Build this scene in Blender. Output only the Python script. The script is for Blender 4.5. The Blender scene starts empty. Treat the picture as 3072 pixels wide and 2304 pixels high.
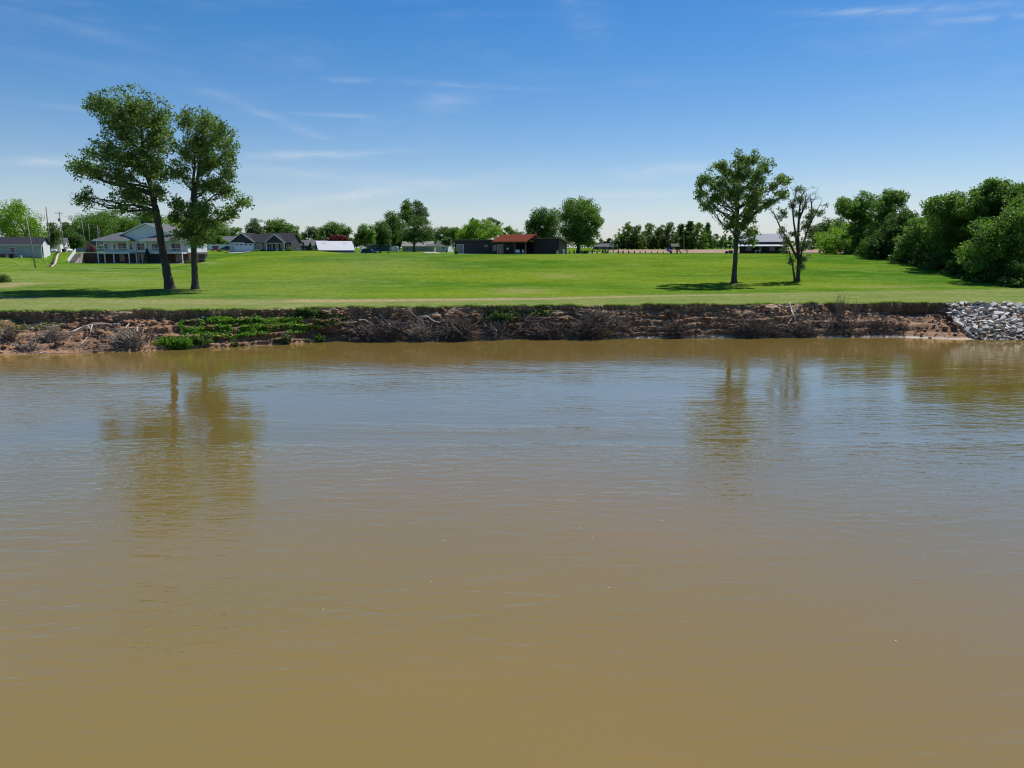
import bpy, math, random
import numpy as np

# ------------------------------------------------------------------ camera, sky, sun
scene = bpy.context.scene
COL = scene.collection
F = 2130.0                      # focal length in pixels of the 3072 px wide photograph
HC = 10.0                       # camera height over the river
PITCH = math.atan(409.0 / F)
CP, SP = math.cos(PITCH), math.sin(PITCH)
cam = bpy.data.cameras.new('camera')
cam.sensor_width = 36.0
cam.lens = F / 3072.0 * 36.0
cam.clip_start = 0.5
cam.clip_end = 20000
camo = bpy.data.objects.new('camera', cam)
COL.objects.link(camo)
camo.location = (0, 0, HC)
camo.rotation_euler = (math.pi / 2 - PITCH, 0, 0)
scene.camera = camo

def ray(px, py):
    cx, cy = (px - 1536.0) / F, (1152.0 - py) / F
    return cx, CP + cy * SP, -SP + cy * CP
def at(px, py, Y):              # the point seen at a pixel, Y metres out
    dx, dy, dz = ray(px, py)
    t = Y / dy
    return np.array((dx * t, Y, HC + dz * t))
def hit(px, py, z):             # the point seen at a pixel at height z
    dx, dy, dz = ray(px, py)
    t = (z - HC) / dz
    return np.array((dx * t, dy * t, z))
def xat(px, Y, z=8.4):
    return (px - 1536.0) / F * (Y * CP + (HC - z) * SP)

SUN_EL, SUN_AZ = math.radians(57), math.radians(44)     # azimuth from +Y (away) towards +X (right)
scene.view_settings.view_transform = 'Standard'
scene.view_settings.look = 'None'
scene.view_settings.exposure = 0.25
scene.view_settings.gamma = 1.0
scene.view_settings.use_curve_mapping = False
scene.cycles.max_bounces = 8
scene.cycles.diffuse_bounces = 3
scene.cycles.transparent_max_bounces = 8
scene.cycles.caustics_reflective = False
scene.cycles.caustics_refractive = False
scene.cycles.use_denoising = True
scene.cycles.filter_width = 1.15

world = bpy.data.worlds.new('World')
scene.world = world
world.use_nodes = True
wn, wl = world.node_tree.nodes, world.node_tree.links
wn.clear()
def M(op, a, b=None, clamp=False):
    n = wn.new('ShaderNodeMath'); n.operation = op; n.use_clamp = clamp
    for k, v in enumerate((a, b)):
        if v is None: continue
        if isinstance(v, (int, float)): n.inputs[k].default_value = v
        else: wl.new(v, n.inputs[k])
    return n.outputs[0]
sky = wn.new('ShaderNodeTexSky')
sky.sky_type = 'NISHITA'
sky.sun_disc = False
sky.sun_elevation = SUN_EL
sky.sun_rotation = SUN_AZ
sky.altitude = 100
sky.air_density = 1.0
sky.dust_density = 0.2
sky.ozone_density = 2.2
hsv = wn.new('ShaderNodeHueSaturation')
hsv.inputs['Saturation'].default_value = 1.50
hsv.inputs['Value'].default_value = 1.25
wb = wn.new('ShaderNodeMix'); wb.data_type = 'RGBA'; wb.blend_type = 'MULTIPLY'; wb.inputs[0].default_value = 1.0
wb.inputs[7].default_value = (.96, .962, 1.06, 1)          # the camera's white balance
wl.new(sky.outputs[0], wb.inputs[6])
gm = wn.new('ShaderNodeGamma'); gm.inputs[1].default_value = .86      # the camera's soft highlight curve
wl.new(wb.outputs[2], gm.inputs[0])
wl.new(gm.outputs[0], hsv.inputs['Color'])
tc = wn.new('ShaderNodeTexCoord')
sep = wn.new('ShaderNodeSeparateXYZ')
wl.new(tc.outputs['Generated'], sep.inputs[0])
az = M('ARCTAN2', sep.outputs[0], sep.outputs[1])
el = M('ARCSINE', sep.outputs[2])
cmb = wn.new('ShaderNodeCombineXYZ')
wl.new(az, cmb.inputs[0]); wl.new(el, cmb.inputs[1])
def wnoise(sx, sy, sc, det=5, rough=.6, dist=0.6):
    mp = wn.new('ShaderNodeMapping'); mp.inputs['Scale'].default_value = (sx, sy, 1)
    wl.new(cmb.outputs[0], mp.inputs[0])
    n = wn.new('ShaderNodeTexNoise'); n.inputs['Scale'].default_value = sc
    n.inputs['Detail'].default_value = det; n.inputs['Roughness'].default_value = rough
    n.inputs['Distortion'].default_value = dist
    wl.new(mp.outputs[0], n.inputs['Vector'])
    return n.outputs[0]
feather = M('MULTIPLY', M('SUBTRACT', wnoise(3, 14, 5), .3), 2.6, True)
# broad faint cirrus everywhere, plus single streaks of cirrus
veil = M('MULTIPLY', M('SUBTRACT', wnoise(1.2, 6, 2.2), .52, True), 1.1, True)
total = M('MULTIPLY', veil, M('MULTIPLY', feather, .5))
for (cx, cy, L, T, ang, st) in [
    (1062, 242, 60, 6, 0, .25), (1389, 257, 180, 7, -2, .2), (1333, 305, 70, 22, 3, .22), (843, 363, 130, 10, -20, .24),
    (1007, 345, 80, 5, 0, .28), (951, 465, 160, 9, 3, .5), (903, 517, 220, 16, -3, .25), (153, 483, 65, 10, 4, .45),
    (174, 319, 80, 6, -2, .15), (257, 87, 110, 14, -10, .14), (1042, 590, 200, 12, 8, .42), (2654, 31, 170, 7, -5, .42),
    (2994, 52, 90, 5, -3, .3), (1751, 35, 70, 40, -50, .16), (2008, 510, 130, 16, 4, .34), (1869, 583, 160, 8, 0, .36),
    (2578, 556, 100, 14, 0, .25), (1240, 560, 260, 20, 4, .2), (1700, 660, 300, 22, 0, .2), (2500, 640, 260, 20, 0, .2)]:
    d = np.array(ray(cx, cy)); d /= np.linalg.norm(d)
    a0, e0 = math.atan2(d[0], d[1]), math.asin(d[2])
    ca, sa = math.cos(math.radians(ang)), math.sin(math.radians(ang))
    da, de = M('SUBTRACT', az, a0), M('SUBTRACT', el, e0)
    u = M('ADD', M('MULTIPLY', da, ca * F / L), M('MULTIPLY', de, sa * F / L))
    v = M('ADD', M('MULTIPLY', da, -sa * F / T), M('MULTIPLY', de, ca * F / T))
    r2 = M('ADD', M('MULTIPLY', u, u), M('MULTIPLY', v, v))
    total = M('ADD', total, M('MULTIPLY', M('MULTIPLY', M('EXPONENT', M('MULTIPLY', r2, -.7)), st * .85), feather))
total = M('MINIMUM', total, .75)
mixc = wn.new('ShaderNodeMix'); mixc.data_type = 'RGBA'
wl.new(total, mixc.inputs[0])
hz = M('MULTIPLY', M('EXPONENT', M('MULTIPLY', M('ABSOLUTE', el), -1 / math.radians(4.5))), .55)
mixh = wn.new('ShaderNodeMix'); mixh.data_type = 'RGBA'      # pale summer haze low in the sky
wl.new(hz, mixh.inputs[0]); wl.new(hsv.outputs[0], mixh.inputs[6]); mixh.inputs[7].default_value = (5.4, 6.2, 7.7, 1)
wl.new(mixh.outputs[2], mixc.inputs[6])
mixc.inputs[7].default_value = (7.6, 7.9, 8.4, 1)
bg = wn.new('ShaderNodeBackground')
bg.inputs['Strength'].default_value = 0.086
wl.new(mixc.outputs[2], bg.inputs['Color'])
wout = wn.new('ShaderNodeOutputWorld')
wl.new(bg.outputs[0], wout.inputs[0])

sunl = bpy.data.lights.new('sun', 'SUN')
sunl.energy = 4.4
sunl.angle = math.radians(0.53)
sunl.color = (1.0, 0.955, 0.88)
suno = bpy.data.objects.new('sun', sunl)
COL.objects.link(suno)
suno.location = (60, 60, 120)
suno.rotation_euler = (math.pi / 2 - SUN_EL, 0, math.pi - SUN_AZ)

# ------------------------------------------------------------------ helpers
rng = np.random.default_rng(7)
random.seed(7)
PERM = np.random.default_rng(3).permutation(256)
PERM = np.concatenate([PERM, PERM, PERM])
GR = np.random.default_rng(4).uniform(-1, 1, 256)
def vnoise(x, y, z=0.0):        # value noise in [-1, 1]
    x, y, z = np.broadcast_arrays(np.asarray(x, float), np.asarray(y, float), np.asarray(z, float))
    xi, yi, zi = np.floor(x).astype(int), np.floor(y).astype(int), np.floor(z).astype(int)
    fx, fy, fz = x - xi, y - yi, z - zi
    fx, fy, fz = fx * fx * (3 - 2 * fx), fy * fy * (3 - 2 * fy), fz * fz * (3 - 2 * fz)
    def h(a, b, c): return GR[PERM[PERM[PERM[a & 255] + (b & 255)] + (c & 255)]]
    r = 0
    for i in (0, 1):
        for j in (0, 1):
            for k in (0, 1):
                r = r + h(xi + i, yi + j, zi + k) * (fx if i else 1 - fx) * (fy if j else 1 - fy) * (fz if k else 1 - fz)
    return r
def fbm(x, y, z=0.0, o=4):
    r, a, s = 0, 1.0, 1.0
    for k in range(o):
        r = r + a * vnoise(x * s + 17 * k, y * s + 5 * k, np.asarray(z) * s + 9 * k)
        a *= .5; s *= 2.03
    return r
def sstep(a, b, x):
    t = np.clip((x - a) / (b - a), 0, 1)
    return t * t * (3 - 2 * t)

MATS = {}
def nodes_of(name):
    m = bpy.data.materials.new(name); m.use_nodes = True
    nt = m.node_tree; nt.nodes.clear()
    MATS[name] = m
    return m, nt.nodes, nt.links
def nd(N, L, kind, ins=None, **kw):
    n = N.new(kind)
    for k, v in kw.items(): setattr(n, k, v)
    for k, v in (ins or {}).items():
        s = n.inputs[k]
        if hasattr(v, 'is_linked') or isinstance(v, bpy.types.NodeSocket): L.new(v, s)
        else: s.default_value = v
    return n
def c4(c): return (c[0], c[1], c[2], 1)
def mixrgb(N, L, fac, a, b, bt='MIX'):
    n = N.new('ShaderNodeMix'); n.data_type = 'RGBA'; n.blend_type = bt
    for s, v in ((n.inputs[0], fac), (n.inputs[6], a), (n.inputs[7], b)):
        if isinstance(v, bpy.types.NodeSocket): L.new(v, s)
        elif isinstance(v, (int, float)): s.default_value = v
        else: s.default_value = c4(v)
    return n.outputs[2]
def mrange(N, L, v, a, b, c=0.0, d=1.0):
    n = N.new('ShaderNodeMapRange')
    L.new(v, n.inputs[0])
    for k, q in zip((1, 2, 3, 4), (a, b, c, d)): n.inputs[k].default_value = q
    return n.outputs[0]
def noise(N, L, scale, vec=None, det=4, rough=.55, stretch=None, dist=0.0):
    g = N.new('ShaderNodeNewGeometry').outputs['Position'] if vec is None else vec
    if stretch:
        mp = N.new('ShaderNodeMapping'); mp.inputs['Scale'].default_value = stretch
        L.new(g, mp.inputs[0]); g = mp.outputs[0]
    n = N.new('ShaderNodeTexNoise'); n.inputs['Scale'].default_value = scale
    n.inputs['Detail'].default_value = det; n.inputs['Roughness'].default_value = rough
    n.inputs['Distortion'].default_value = dist
    L.new(g, n.inputs['Vector'])
    return n.outputs[0]
def simple(name, col, rough=.7, var=.18, nscale=1.5, metal=0.0, bump=0.0, stretch=None, spec=.4, lines=None):
    m, N, L = nodes_of(name)
    n = noise(N, L, nscale, stretch=stretch)
    n2 = noise(N, L, nscale * 9, stretch=stretch)
    f = nd(N, L, 'ShaderNodeMath', {0: n, 1: n2}, operation='ADD').outputs[0]
    f = mrange(N, L, f, .75, 1.25)
    col_o = mixrgb(N, L, f, [x * (1 - var) for x in col], [min(1, x * (1 + var)) for x in col])
    b = nd(N, L, 'ShaderNodeBsdfPrincipled', {'Base Color': col_o, 'Roughness': rough, 'Metallic': metal, 'Specular IOR Level': spec})
    hgt = None
    if lines:                    # boards or ribs as fine relief: (axis, spacing)
        g = N.new('ShaderNodeTexCoord').outputs['Object']
        sp = nd(N, L, 'ShaderNodeSeparateXYZ', {0: g}).outputs[lines[0]]
        q = nd(N, L, 'ShaderNodeMath', {0: sp, 1: 1.0 / lines[1]}, operation='MULTIPLY').outputs[0]
        hgt = nd(N, L, 'ShaderNodeMath', {0: q}, operation='FRACT').outputs[0]
        bm = nd(N, L, 'ShaderNodeBump', {'Strength': .6, 'Distance': .03, 'Height': hgt})
        L.new(bm.outputs[0], b.inputs['Normal'])
    elif bump:
        bm = nd(N, L, 'ShaderNodeBump', {'Strength': bump, 'Distance': .05, 'Height': n2})
        L.new(bm.outputs[0], b.inputs['Normal'])
    o = nd(N, L, 'ShaderNodeOutputMaterial', {0: b.outputs[0]})
    return m
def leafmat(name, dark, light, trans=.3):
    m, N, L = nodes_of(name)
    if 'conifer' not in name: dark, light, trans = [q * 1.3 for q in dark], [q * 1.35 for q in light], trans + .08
    a = nd(N, L, 'ShaderNodeAttribute', attribute_name='tint')
    col = mixrgb(N, L, a.outputs['Fac'], dark, light)
    b = nd(N, L, 'ShaderNodeBsdfPrincipled', {'Base Color': col, 'Roughness': .5, 'Specular IOR Level': .35})
    tcol = mixrgb(N, L, .5, col, (light[0] * 1.3, light[1] * 1.6, light[2] * .8))
    t = nd(N, L, 'ShaderNodeBsdfTranslucent', {'Color': tcol})
    mx = nd(N, L, 'ShaderNodeMixShader', {0: trans, 1: b.outputs[0], 2: t.outputs[0]})
    nd(N, L, 'ShaderNodeOutputMaterial', {0: mx.outputs[0]})
    return m

def tag(o, label=None, cat=None, group=None, kind=None):
    if label: o['label'] = label
    if cat: o['category'] = cat
    if group: o['group'] = group
    if kind: o['kind'] = kind
    return o
def empty(name, loc=(0, 0, 0), rz=0.0, label=None, cat=None, group=None):
    o = bpy.data.objects.new(name, None)
    COL.objects.link(o)
    o.location = loc; o.rotation_euler = (0, 0, rz)
    o.empty_display_size = .3
    return tag(o, label, cat, group)
def link(name, me, parent=None, m=None, loc=(0, 0, 0)):
    o = bpy.data.objects.new(name, me)
    COL.objects.link(o)
    if parent is not None: o.parent = parent
    o.location = loc
    if m is not None and len(me.materials) == 0: me.materials.append(MATS[m] if isinstance(m, str) else m)
    return o
def mesh_np(name, V, Fc, smooth=False, attr=None):
    """V (n,3), Fc (m,3|4) integer arrays"""
    V = np.ascontiguousarray(V, np.float32); Fc = np.ascontiguousarray(Fc, np.int32)
    k = Fc.shape[1]
    me = bpy.data.meshes.new(name)
    me.vertices.add(len(V)); me.vertices.foreach_set('co', V.ravel())
    me.loops.add(Fc.size); me.loops.foreach_set('vertex_index', Fc.ravel())
    me.polygons.add(len(Fc))
    me.polygons.foreach_set('loop_start', np.arange(0, Fc.size, k, dtype=np.int32))
    me.polygons.foreach_set('loop_total', np.full(len(Fc), k, np.int32))
    if smooth: me.polygons.foreach_set('use_smooth', np.ones(len(Fc), bool))
    for an, av in (attr or {}).items():
        at_ = me.attributes.new(an, 'FLOAT', 'POINT')
        at_.data.foreach_set('value', np.ascontiguousarray(av, np.float32))
    me.update(calc_edges=True)
    me.validate()
    return me

class MB:                       # collects boxes, slabs and tubes into one mesh
    def __init__(s): s.v, s.f = [], []
    def add(s, vs, fs):
        b = len(s.v); s.v += [tuple(map(float, q)) for q in vs]; s.f += [tuple(b + i for i in q) for q in fs]; return s
    def box(s, x0, x1, y0, y1, z0, z1):
        return s.add([(x0, y0, z0), (x1, y0, z0), (x1, y1, z0), (x0, y1, z0), (x0, y0, z1), (x1, y0, z1), (x1, y1, z1), (x0, y1, z1)],
                     [(0, 3, 2, 1), (4, 5, 6, 7), (0, 1, 5, 4), (1, 2, 6, 5), (2, 3, 7, 6), (3, 0, 4, 7)])
    def slab(s, pts, t):        # pts: top polygon counter-clockwise seen from above, t: thickness downwards
        n = len(pts)
        vs = list(pts) + [(p[0], p[1], p[2] - t) for p in pts]
        return s.add(vs, [tuple(range(n)), tuple(range(2 * n - 1, n - 1, -1))] + [((i + 1) % n, i, n + i, n + (i + 1) % n) for i in range(n)])
    def prism(s, poly, axis, a, b):   # polygon in the plane across 'axis', extruded from a to b
        n = len(poly)
        def p3(q, w): return (w, q[0], q[1]) if axis == 'x' else (q[0], w, q[1]) if axis == 'y' else (q[0], q[1], w)
        vs = [p3(q, a) for q in poly] + [p3(q, b) for q in poly]
        return s.add(vs, [tuple(range(n - 1, -1, -1)), tuple(range(n, 2 * n))] + [(i, (i + 1) % n, n + (i + 1) % n, n + i) for i in range(n)])
    def tube(s, pts, rad, k=6):
        V, Fc = tube_np(np.array(pts, float), rad if hasattr(rad, '__len__') else [rad] * len(pts), k)
        return s.add(V, Fc.tolist() + [tuple(range(k - 1, -1, -1)), tuple(range(len(V) - k, len(V)))])
    def build(s, name, m, parent=None, loc=(0, 0, 0), smooth=False):
        me = bpy.data.meshes.new(name); me.from_pydata(s.v, [], s.f)
        if smooth: me.polygons.foreach_set('use_smooth', [True] * len(me.polygons))
        me.update()
        return link(name, me, parent, m, loc)
def tube_np(P, R, k=5):
    P = np.asarray(P, float); n = len(P)
    T = np.gradient(P, axis=0); T /= np.linalg.norm(T, axis=1, keepdims=True) + 1e-9
    ref = np.array((0.31, 0.77, 0.55))
    U = np.cross(T, ref); U /= np.linalg.norm(U, axis=1, keepdims=True) + 1e-9
    W = np.cross(T, U)
    a = np.linspace(0, 2 * math.pi, k, endpoint=False)
    R = np.asarray(R, float)[:, None, None]
    V = P[:, None, :] + R * (np.cos(a)[None, :, None] * U[:, None, :] + np.sin(a)[None, :, None] * W[:, None, :])
    i = np.arange(n - 1)[:, None] * k; j = np.arange(k)[None, :]; j2 = (j + 1) % k
    Fc = np.stack([i + j, i + j2, i + k + j2, i + k + j], -1).reshape(-1, 4)
    return V.reshape(-1, 3), Fc
class Tubes:
    def __init__(s): s.V, s.Fc, s.n = [], [], 0
    def add(s, P, R, k=5):
        V, Fc = tube_np(P, R, k); s.V.append(V); s.Fc.append(Fc + s.n); s.n += len(V)
    def mesh(s, name, off=(0, 0, 0)):
        return mesh_np(name, np.concatenate(s.V) - np.array(off), np.concatenate(s.Fc), True)

# ------------------------------------------------------------------ the lie of the land
ZB = 3.57                       # height of the bank's edge
shore_px = [(-250, 1085), (0, 1066), (300, 1058), (460, 1052), (560, 1047), (640, 1043), (800, 1036), (1000, 1027), (1200, 1024),
            (1500, 1019), (1640, 1018), (1900, 1015), (2140, 1013), (2500, 1012.5), (2720, 1012.5), (2850, 1018), (2950, 1018.5), (3072, 1018.5), (3400, 1020)]
top_px = [(-250, 940), (0, 935), (500, 931), (640, 929), (900, 923), (1000, 922), (1300, 919), (1640, 917), (1900, 914.5), (2140, 913),
          (2400, 910), (2600, 908), (2720, 907), (2850, 908), (3072, 909), (3400, 909)]
S_ = np.array([hit(a, b, 0) for a, b in shore_px]); T_ = np.array([hit(a, b, ZB) for a, b in top_px])
def ext(P):                     # goes on straight past the frame
    a, b = P[0] - (P[1] - P[0]) * 40, P[-1] + np.array((2500, 30, 0))
    a = P[0] + np.array((-2500, -500, 0))
    return np.vstack([a, P, b])
S_, T_ = ext(S_), ext(T_)
def yshore(X): return np.interp(X, S_[:, 0], S_[:, 1]) + .25 * fbm(np.asarray(X) * .35, 3.3, 0, 3)
def ytop(X):
    X = np.asarray(X, float)
    nz = .5 * fbm(X * .22, 8.1, 0, 3) + .24 * fbm(X * 1.3, 1.7, 0, 3)
    return np.interp(X, T_[:, 0], T_[:, 1]) + nz * (1 - .7 * sstep(52, 55, X))
tabY = np.arange(0, 4200, 1.0)
def prof(pts):
    p = np.array(pts, float)
    z = np.interp(tabY, p[:, 0], p[:, 1])
    k = np.exp(-(np.arange(-12, 13) / 5.0) ** 2); k /= k.sum()
    return np.convolve(np.pad(z, 12, mode='edge'), k, 'valid')
PC = prof([(60, 3.52), (84, 3.55), (96, 3.75), (107, 3.92), (117, 4.3), (130, 5.25), (150, 7.1), (166, 8.35), (180, 8.45), (4000, 8.45)])
PL = prof([(60, 3.52), (80, 3.56), (107, 3.9), (122, 4.5), (150, 5.85), (169, 6.3), (178, 6.35), (192, 8.9), (205, 9.2), (260, 8.9), (400, 8.5), (4000, 8.45)])
PM = prof([(60, 3.52), (80, 3.56), (107, 3.9), (125, 4.7), (150, 6.4), (180, 8.6), (190, 9.1), (205, 9.2), (240, 8.7), (400, 8.5), (4000, 8.45)])
def terrain(X, Y):
    X, Y = np.broadcast_arrays(np.asarray(X, float), np.asarray(Y, float))
    c, l, m = (np.interp(Y, tabY, q) for q in (PC, PL, PM))
    wl_ = sstep(-112, -104, X) * (1 - sstep(-74, -66, X))
    wm = 1 - sstep(-58, -44, X)
    wb = 1 - sstep(-118, -108, X)
    z = c * (1 - wm) + m * wm
    z = z * (1 - wb) + (c * .6 + m * .4) * wb
    z = z * (1 - wl_) + l * wl_
    z = z - .45 * np.exp(-((X + 44) / 12) ** 2 - ((Y - 222) / 14) ** 2)
    z = z + (.10 * fbm(X * .05, Y * .05, 0, 3)) * sstep(90, 130, Y) * (1 - sstep(170, 185, Y))
    # the far-left corner of the bank sinks a little
    z = z - .5 * np.exp(-((X + 84) / 14) ** 2 - ((Y - 118) / 12) ** 2) * 0
    return z
def ground(px, Y):              # a point on the ground Y metres out, under a picture column
    z = 8.4
    for _ in range(4):
        X = xat(px, Y, z); z = float(terrain(X, Y))
    return np.array((X, Y, z))

# bank face: horizontal run (0 at the water, 1 at the edge) by height
BZ = np.array([-1.2, -.4, 0, .12, .5, 1.2, 1.9, 2.35, 2.55, 2.66, 2.78, 3.1, 3.45, 3.62, 3.75])
BF = np.array([-.40, -.10, 0, .07, .19, .40, .58, .72, .82, .93, .985, 1.01, 1.03, 1.02, 1.0])
def face_y(X, z):
    f = np.interp(np.asarray(z) * 3.75 / ZB, BZ, BF)
    return yshore(X) + (ytop(X) - yshore(X)) * f
def on_bank(px, py):            # where the sight line meets the bank
    lo, hi = 0.02, 2.66
    for _ in range(30):
        m = .5 * (lo + hi); p = hit(px, py, m)
        if p[1] > face_y(p[0], m): lo = m
        else: hi = m
    return hit(px, py, .5 * (lo + hi))

def build_grid(xs, ys2d, z2d, attr=None, name='sheet', flip=False):
    nx, ny = z2d.shape
    V = np.stack([np.broadcast_to(xs[:, None], z2d.shape), ys2d, z2d], -1).reshape(-1, 3)
    i = np.arange(nx - 1)[:, None] * ny; j = np.arange(ny - 1)[None, :]
    Q = np.stack([i + j, i + ny + j, i + ny + j + 1, i + j + 1], -1).reshape(-1, 4)
    if flip: Q = Q[:, ::-1]
    return mesh_np(name, V, Q, True, {k: v.ravel() for k, v in (attr or {}).items()})

# ---- materials of the land
def mat_lawn():
    m, N, L = nodes_of('lawn_grass')
    pos = N.new('ShaderNodeNewGeometry').outputs['Position']
    big = noise(N, L, .035, det=3, stretch=(.6, 1.4, 1))
    mid = noise(N, L, .30, det=5, rough=.65, stretch=(.6, 1.3, 1))
    fine = noise(N, L, 2.2, det=5, rough=.7, stretch=(.5, 1.3, 1))
    g1 = mixrgb(N, L, mrange(N, L, big, .40, .60), (.050, .134, .008), (.142, .204, .014))
    g2 = mixrgb(N, L, mrange(N, L, mid, .48, .66, 0, .8), g1, (.132, .222, .024))
    pale = nd(N, L, 'ShaderNodeAttribute', attribute_name='pale').outputs['Fac']
    g3 = mixrgb(N, L, pale, g2, mixrgb(N, L, mrange(N, L, mid, .35, .65), (.145, .190, .048), (.215, .235, .082)))
    stripe = noise(N, L, 1.1, det=3, rough=.6, stretch=(.05, 1.0, 1))
    st = nd(N, L, 'ShaderNodeAttribute', attribute_name='mown').outputs['Fac']
    sm = nd(N, L, 'ShaderNodeMath', {0: mrange(N, L, stripe, .47, .62), 1: st}, operation='MULTIPLY').outputs[0]
    g3 = mixrgb(N, L, sm, g3, (.20, .25, .085))
    worn = nd(N, L, 'ShaderNodeAttribute', attribute_name='worn').outputs['Fac']
    wm = nd(N, L, 'ShaderNodeMath', {0: worn, 1: mrange(N, L, noise(N, L, 1.6, det=5, rough=.75), .34, .56, .25, 1)}, operation='MULTIPLY').outputs[0]
    g4 = mixrgb(N, L, wm, g3, (.36, .27, .15))
    f = mrange(N, L, fine, .3, .7, .60, 1.40)
    g5 = mixrgb(N, L, 1.0, g4, nd(N, L, 'ShaderNodeCombineXYZ', {0: f, 1: f, 2: f}).outputs[0], 'MULTIPLY')
    b = nd(N, L, 'ShaderNodeBsdfPrincipled', {'Base Color': g5, 'Roughness': .9, 'Specular IOR Level': .0})
    bh = noise(N, L, 7.0, det=4, rough=.8)
    bm = nd(N, L, 'ShaderNodeBump', {'Strength': .8, 'Distance': .06, 'Height': bh})
    L.new(bm.outputs[0], b.inputs['Normal'])
    nd(N, L, 'ShaderNodeOutputMaterial', {0: b.outputs[0]})
mat_lawn()
def mat_bank():
    m, N, L = nodes_of('river_soil')
    pos = N.new('ShaderNodeNewGeometry').outputs['Position']
    sz = nd(N, L, 'ShaderNodeSeparateXYZ', {0: pos})
    z = sz.outputs[2]
    n1 = noise(N, L, .5, det=5, rough=.65, stretch=(.5, 1, 1.5))
    n2 = noise(N, L, 3.5, det=6, rough=.7, stretch=(.5, 1, 2.2))
    strat = noise(N, L, 2.4, det=4, rough=.6, stretch=(.07, .3, 2.6))
    c = mixrgb(N, L, mrange(N, L, n1, .35, .65), (.25, .135, .074), (.41, .245, .14))
    c = mixrgb(N, L, mrange(N, L, strat, .48, .62), c, (.15, .09, .055))
    c = mixrgb(N, L, mrange(N, L, n2, .56, .75), c, (.42, .30, .185))
    # dry tan crust near the edge
    zt = nd(N, L, 'ShaderNodeMath', {0: z, 1: mrange(N, L, n1, .3, .7, -.8, .8)}, operation='ADD').outputs[0]
    top = mrange(N, L, zt, 2.5, 3.3)
    tn = nd(N, L, 'ShaderNodeMath', {0: top, 1: mrange(N, L, n2, .4, .62)}, operation='MULTIPLY').outputs[0]
    c = mixrgb(N, L, tn, c, (.52, .38, .24))
    # pale dried silt along the waterline
    gx = nd(N, L, 'ShaderNodeMath', {0: mrange(N, L, z, .22, .06), 1: mrange(N, L, n1, .40, .55)}, operation='MULTIPLY').outputs[0]
    gx = nd(N, L, 'ShaderNodeMath', {0: gx, 1: mrange(N, L, sz.outputs[0], -6, 4)}, operation='MULTIPLY').outputs[0]
    c = mixrgb(N, L, gx, c, (.62, .53, .44))
    f = mrange(N, L, n2, .3, .7, .72, 1.25)
    c = mixrgb(N, L, 1.0, c, nd(N, L, 'ShaderNodeCombineXYZ', {0: f, 1: f, 2: f}).outputs[0], 'MULTIPLY')
    b = nd(N, L, 'ShaderNodeBsdfPrincipled', {'Base Color': c, 'Roughness': .9, 'Specular IOR Level': .15})
    bm = nd(N, L, 'ShaderNodeBump', {'Strength': .9, 'Distance': .12, 'Height': n2})
    L.new(bm.outputs[0], b.inputs['Normal'])
    nd(N, L, 'ShaderNodeOutputMaterial', {0: b.outputs[0]})
mat_bank()
def mat_water():
    m, N, L = nodes_of('muddy_water')
    big = noise(N, L, .05, det=3, stretch=(.6, 1.2, 1))
    col = mixrgb(N, L, mrange(N, L, big, .35, .65), (.222, .160, .038), (.262, .168, .046))
    g = N.new('ShaderNodeNewGeometry').outputs['Position']
    # ripples run across the stream; gusts leave smoother and rougher patches
    w1 = noise(N, L, 2.1, det=3, rough=.5, stretch=(.33, 1.0, 1), dist=.6)
    w2 = noise(N, L, .75, det=2, rough=.5, stretch=(.45, 1.0, 1), dist=.5)
    w3 = noise(N, L, 6.5, det=2, rough=.5, stretch=(.5, 1.0, 1), dist=.4)
    gust = mrange(N, L, noise(N, L, .045, det=4, stretch=(.45, 1.5, 1), dist=1.2), .40, .60, .25, 1.25)
    yw = nd(N, L, 'ShaderNodeSeparateXYZ', {0: g}).outputs[1]
    gust = nd(N, L, 'ShaderNodeMath', {0: gust, 1: mrange(N, L, yw, 38, 74, 1.0, .34)}, operation='MULTIPLY').outputs[0]     # stiller water in the lee of the bank
    h = nd(N, L, 'ShaderNodeMath', {0: w1, 1: .044}, operation='MULTIPLY').outputs[0]
    h = nd(N, L, 'ShaderNodeMath', {0: w2, 1: .010, 2: h}, operation='MULTIPLY_ADD').outputs[0]
    h = nd(N, L, 'ShaderNodeMath', {0: w3, 1: .006, 2: h}, operation='MULTIPLY_ADD').outputs[0]
    h = nd(N, L, 'ShaderNodeMath', {0: h, 1: gust}, operation='MULTIPLY').outputs[0]
    bm = nd(N, L, 'ShaderNodeBump', {'Strength': 1.0, 'Distance': 1.0, 'Height': h})
    # silt scatters light back, the skin mirrors the sky more and more towards grazing views
    dif = nd(N, L, 'ShaderNodeBsdfDiffuse', {'Color': col, 'Roughness': .2})
    glo = nd(N, L, 'ShaderNodeBsdfGlossy', {'Color': (1.0, .95, .84, 1), 'Roughness': .035, 'Normal': bm.outputs[0]})
    fr_ = nd(N, L, 'ShaderNodeFresnel', {'IOR': 1.333, 'Normal': bm.outputs[0]}).outputs[0]
    fr_ = nd(N, L, 'ShaderNodeMath', {0: fr_, 1: 2.15}, operation='MULTIPLY').outputs[0]
    fr_ = nd(N, L, 'ShaderNodeMath', {0: fr_, 1: .60}, operation='MINIMUM').outputs[0]
    mx = nd(N, L, 'ShaderNodeMixShader', {0: fr_, 1: dif.outputs[0], 2: glo.outputs[0]})
    nd(N, L, 'ShaderNodeOutputMaterial', {0: mx.outputs[0]})
mat_water()

# ---- river
me = mesh_np('river', np.array([(-3000, -600, 0), (3000, -600, 0), (3000, 150, 0), (-3000, 150, 0)], float), np.array([[0, 1, 2, 3]]))
river = tag(link('river', me, None, 'muddy_water'), 'wide muddy brown river with light ripples', kind='structure')

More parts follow.
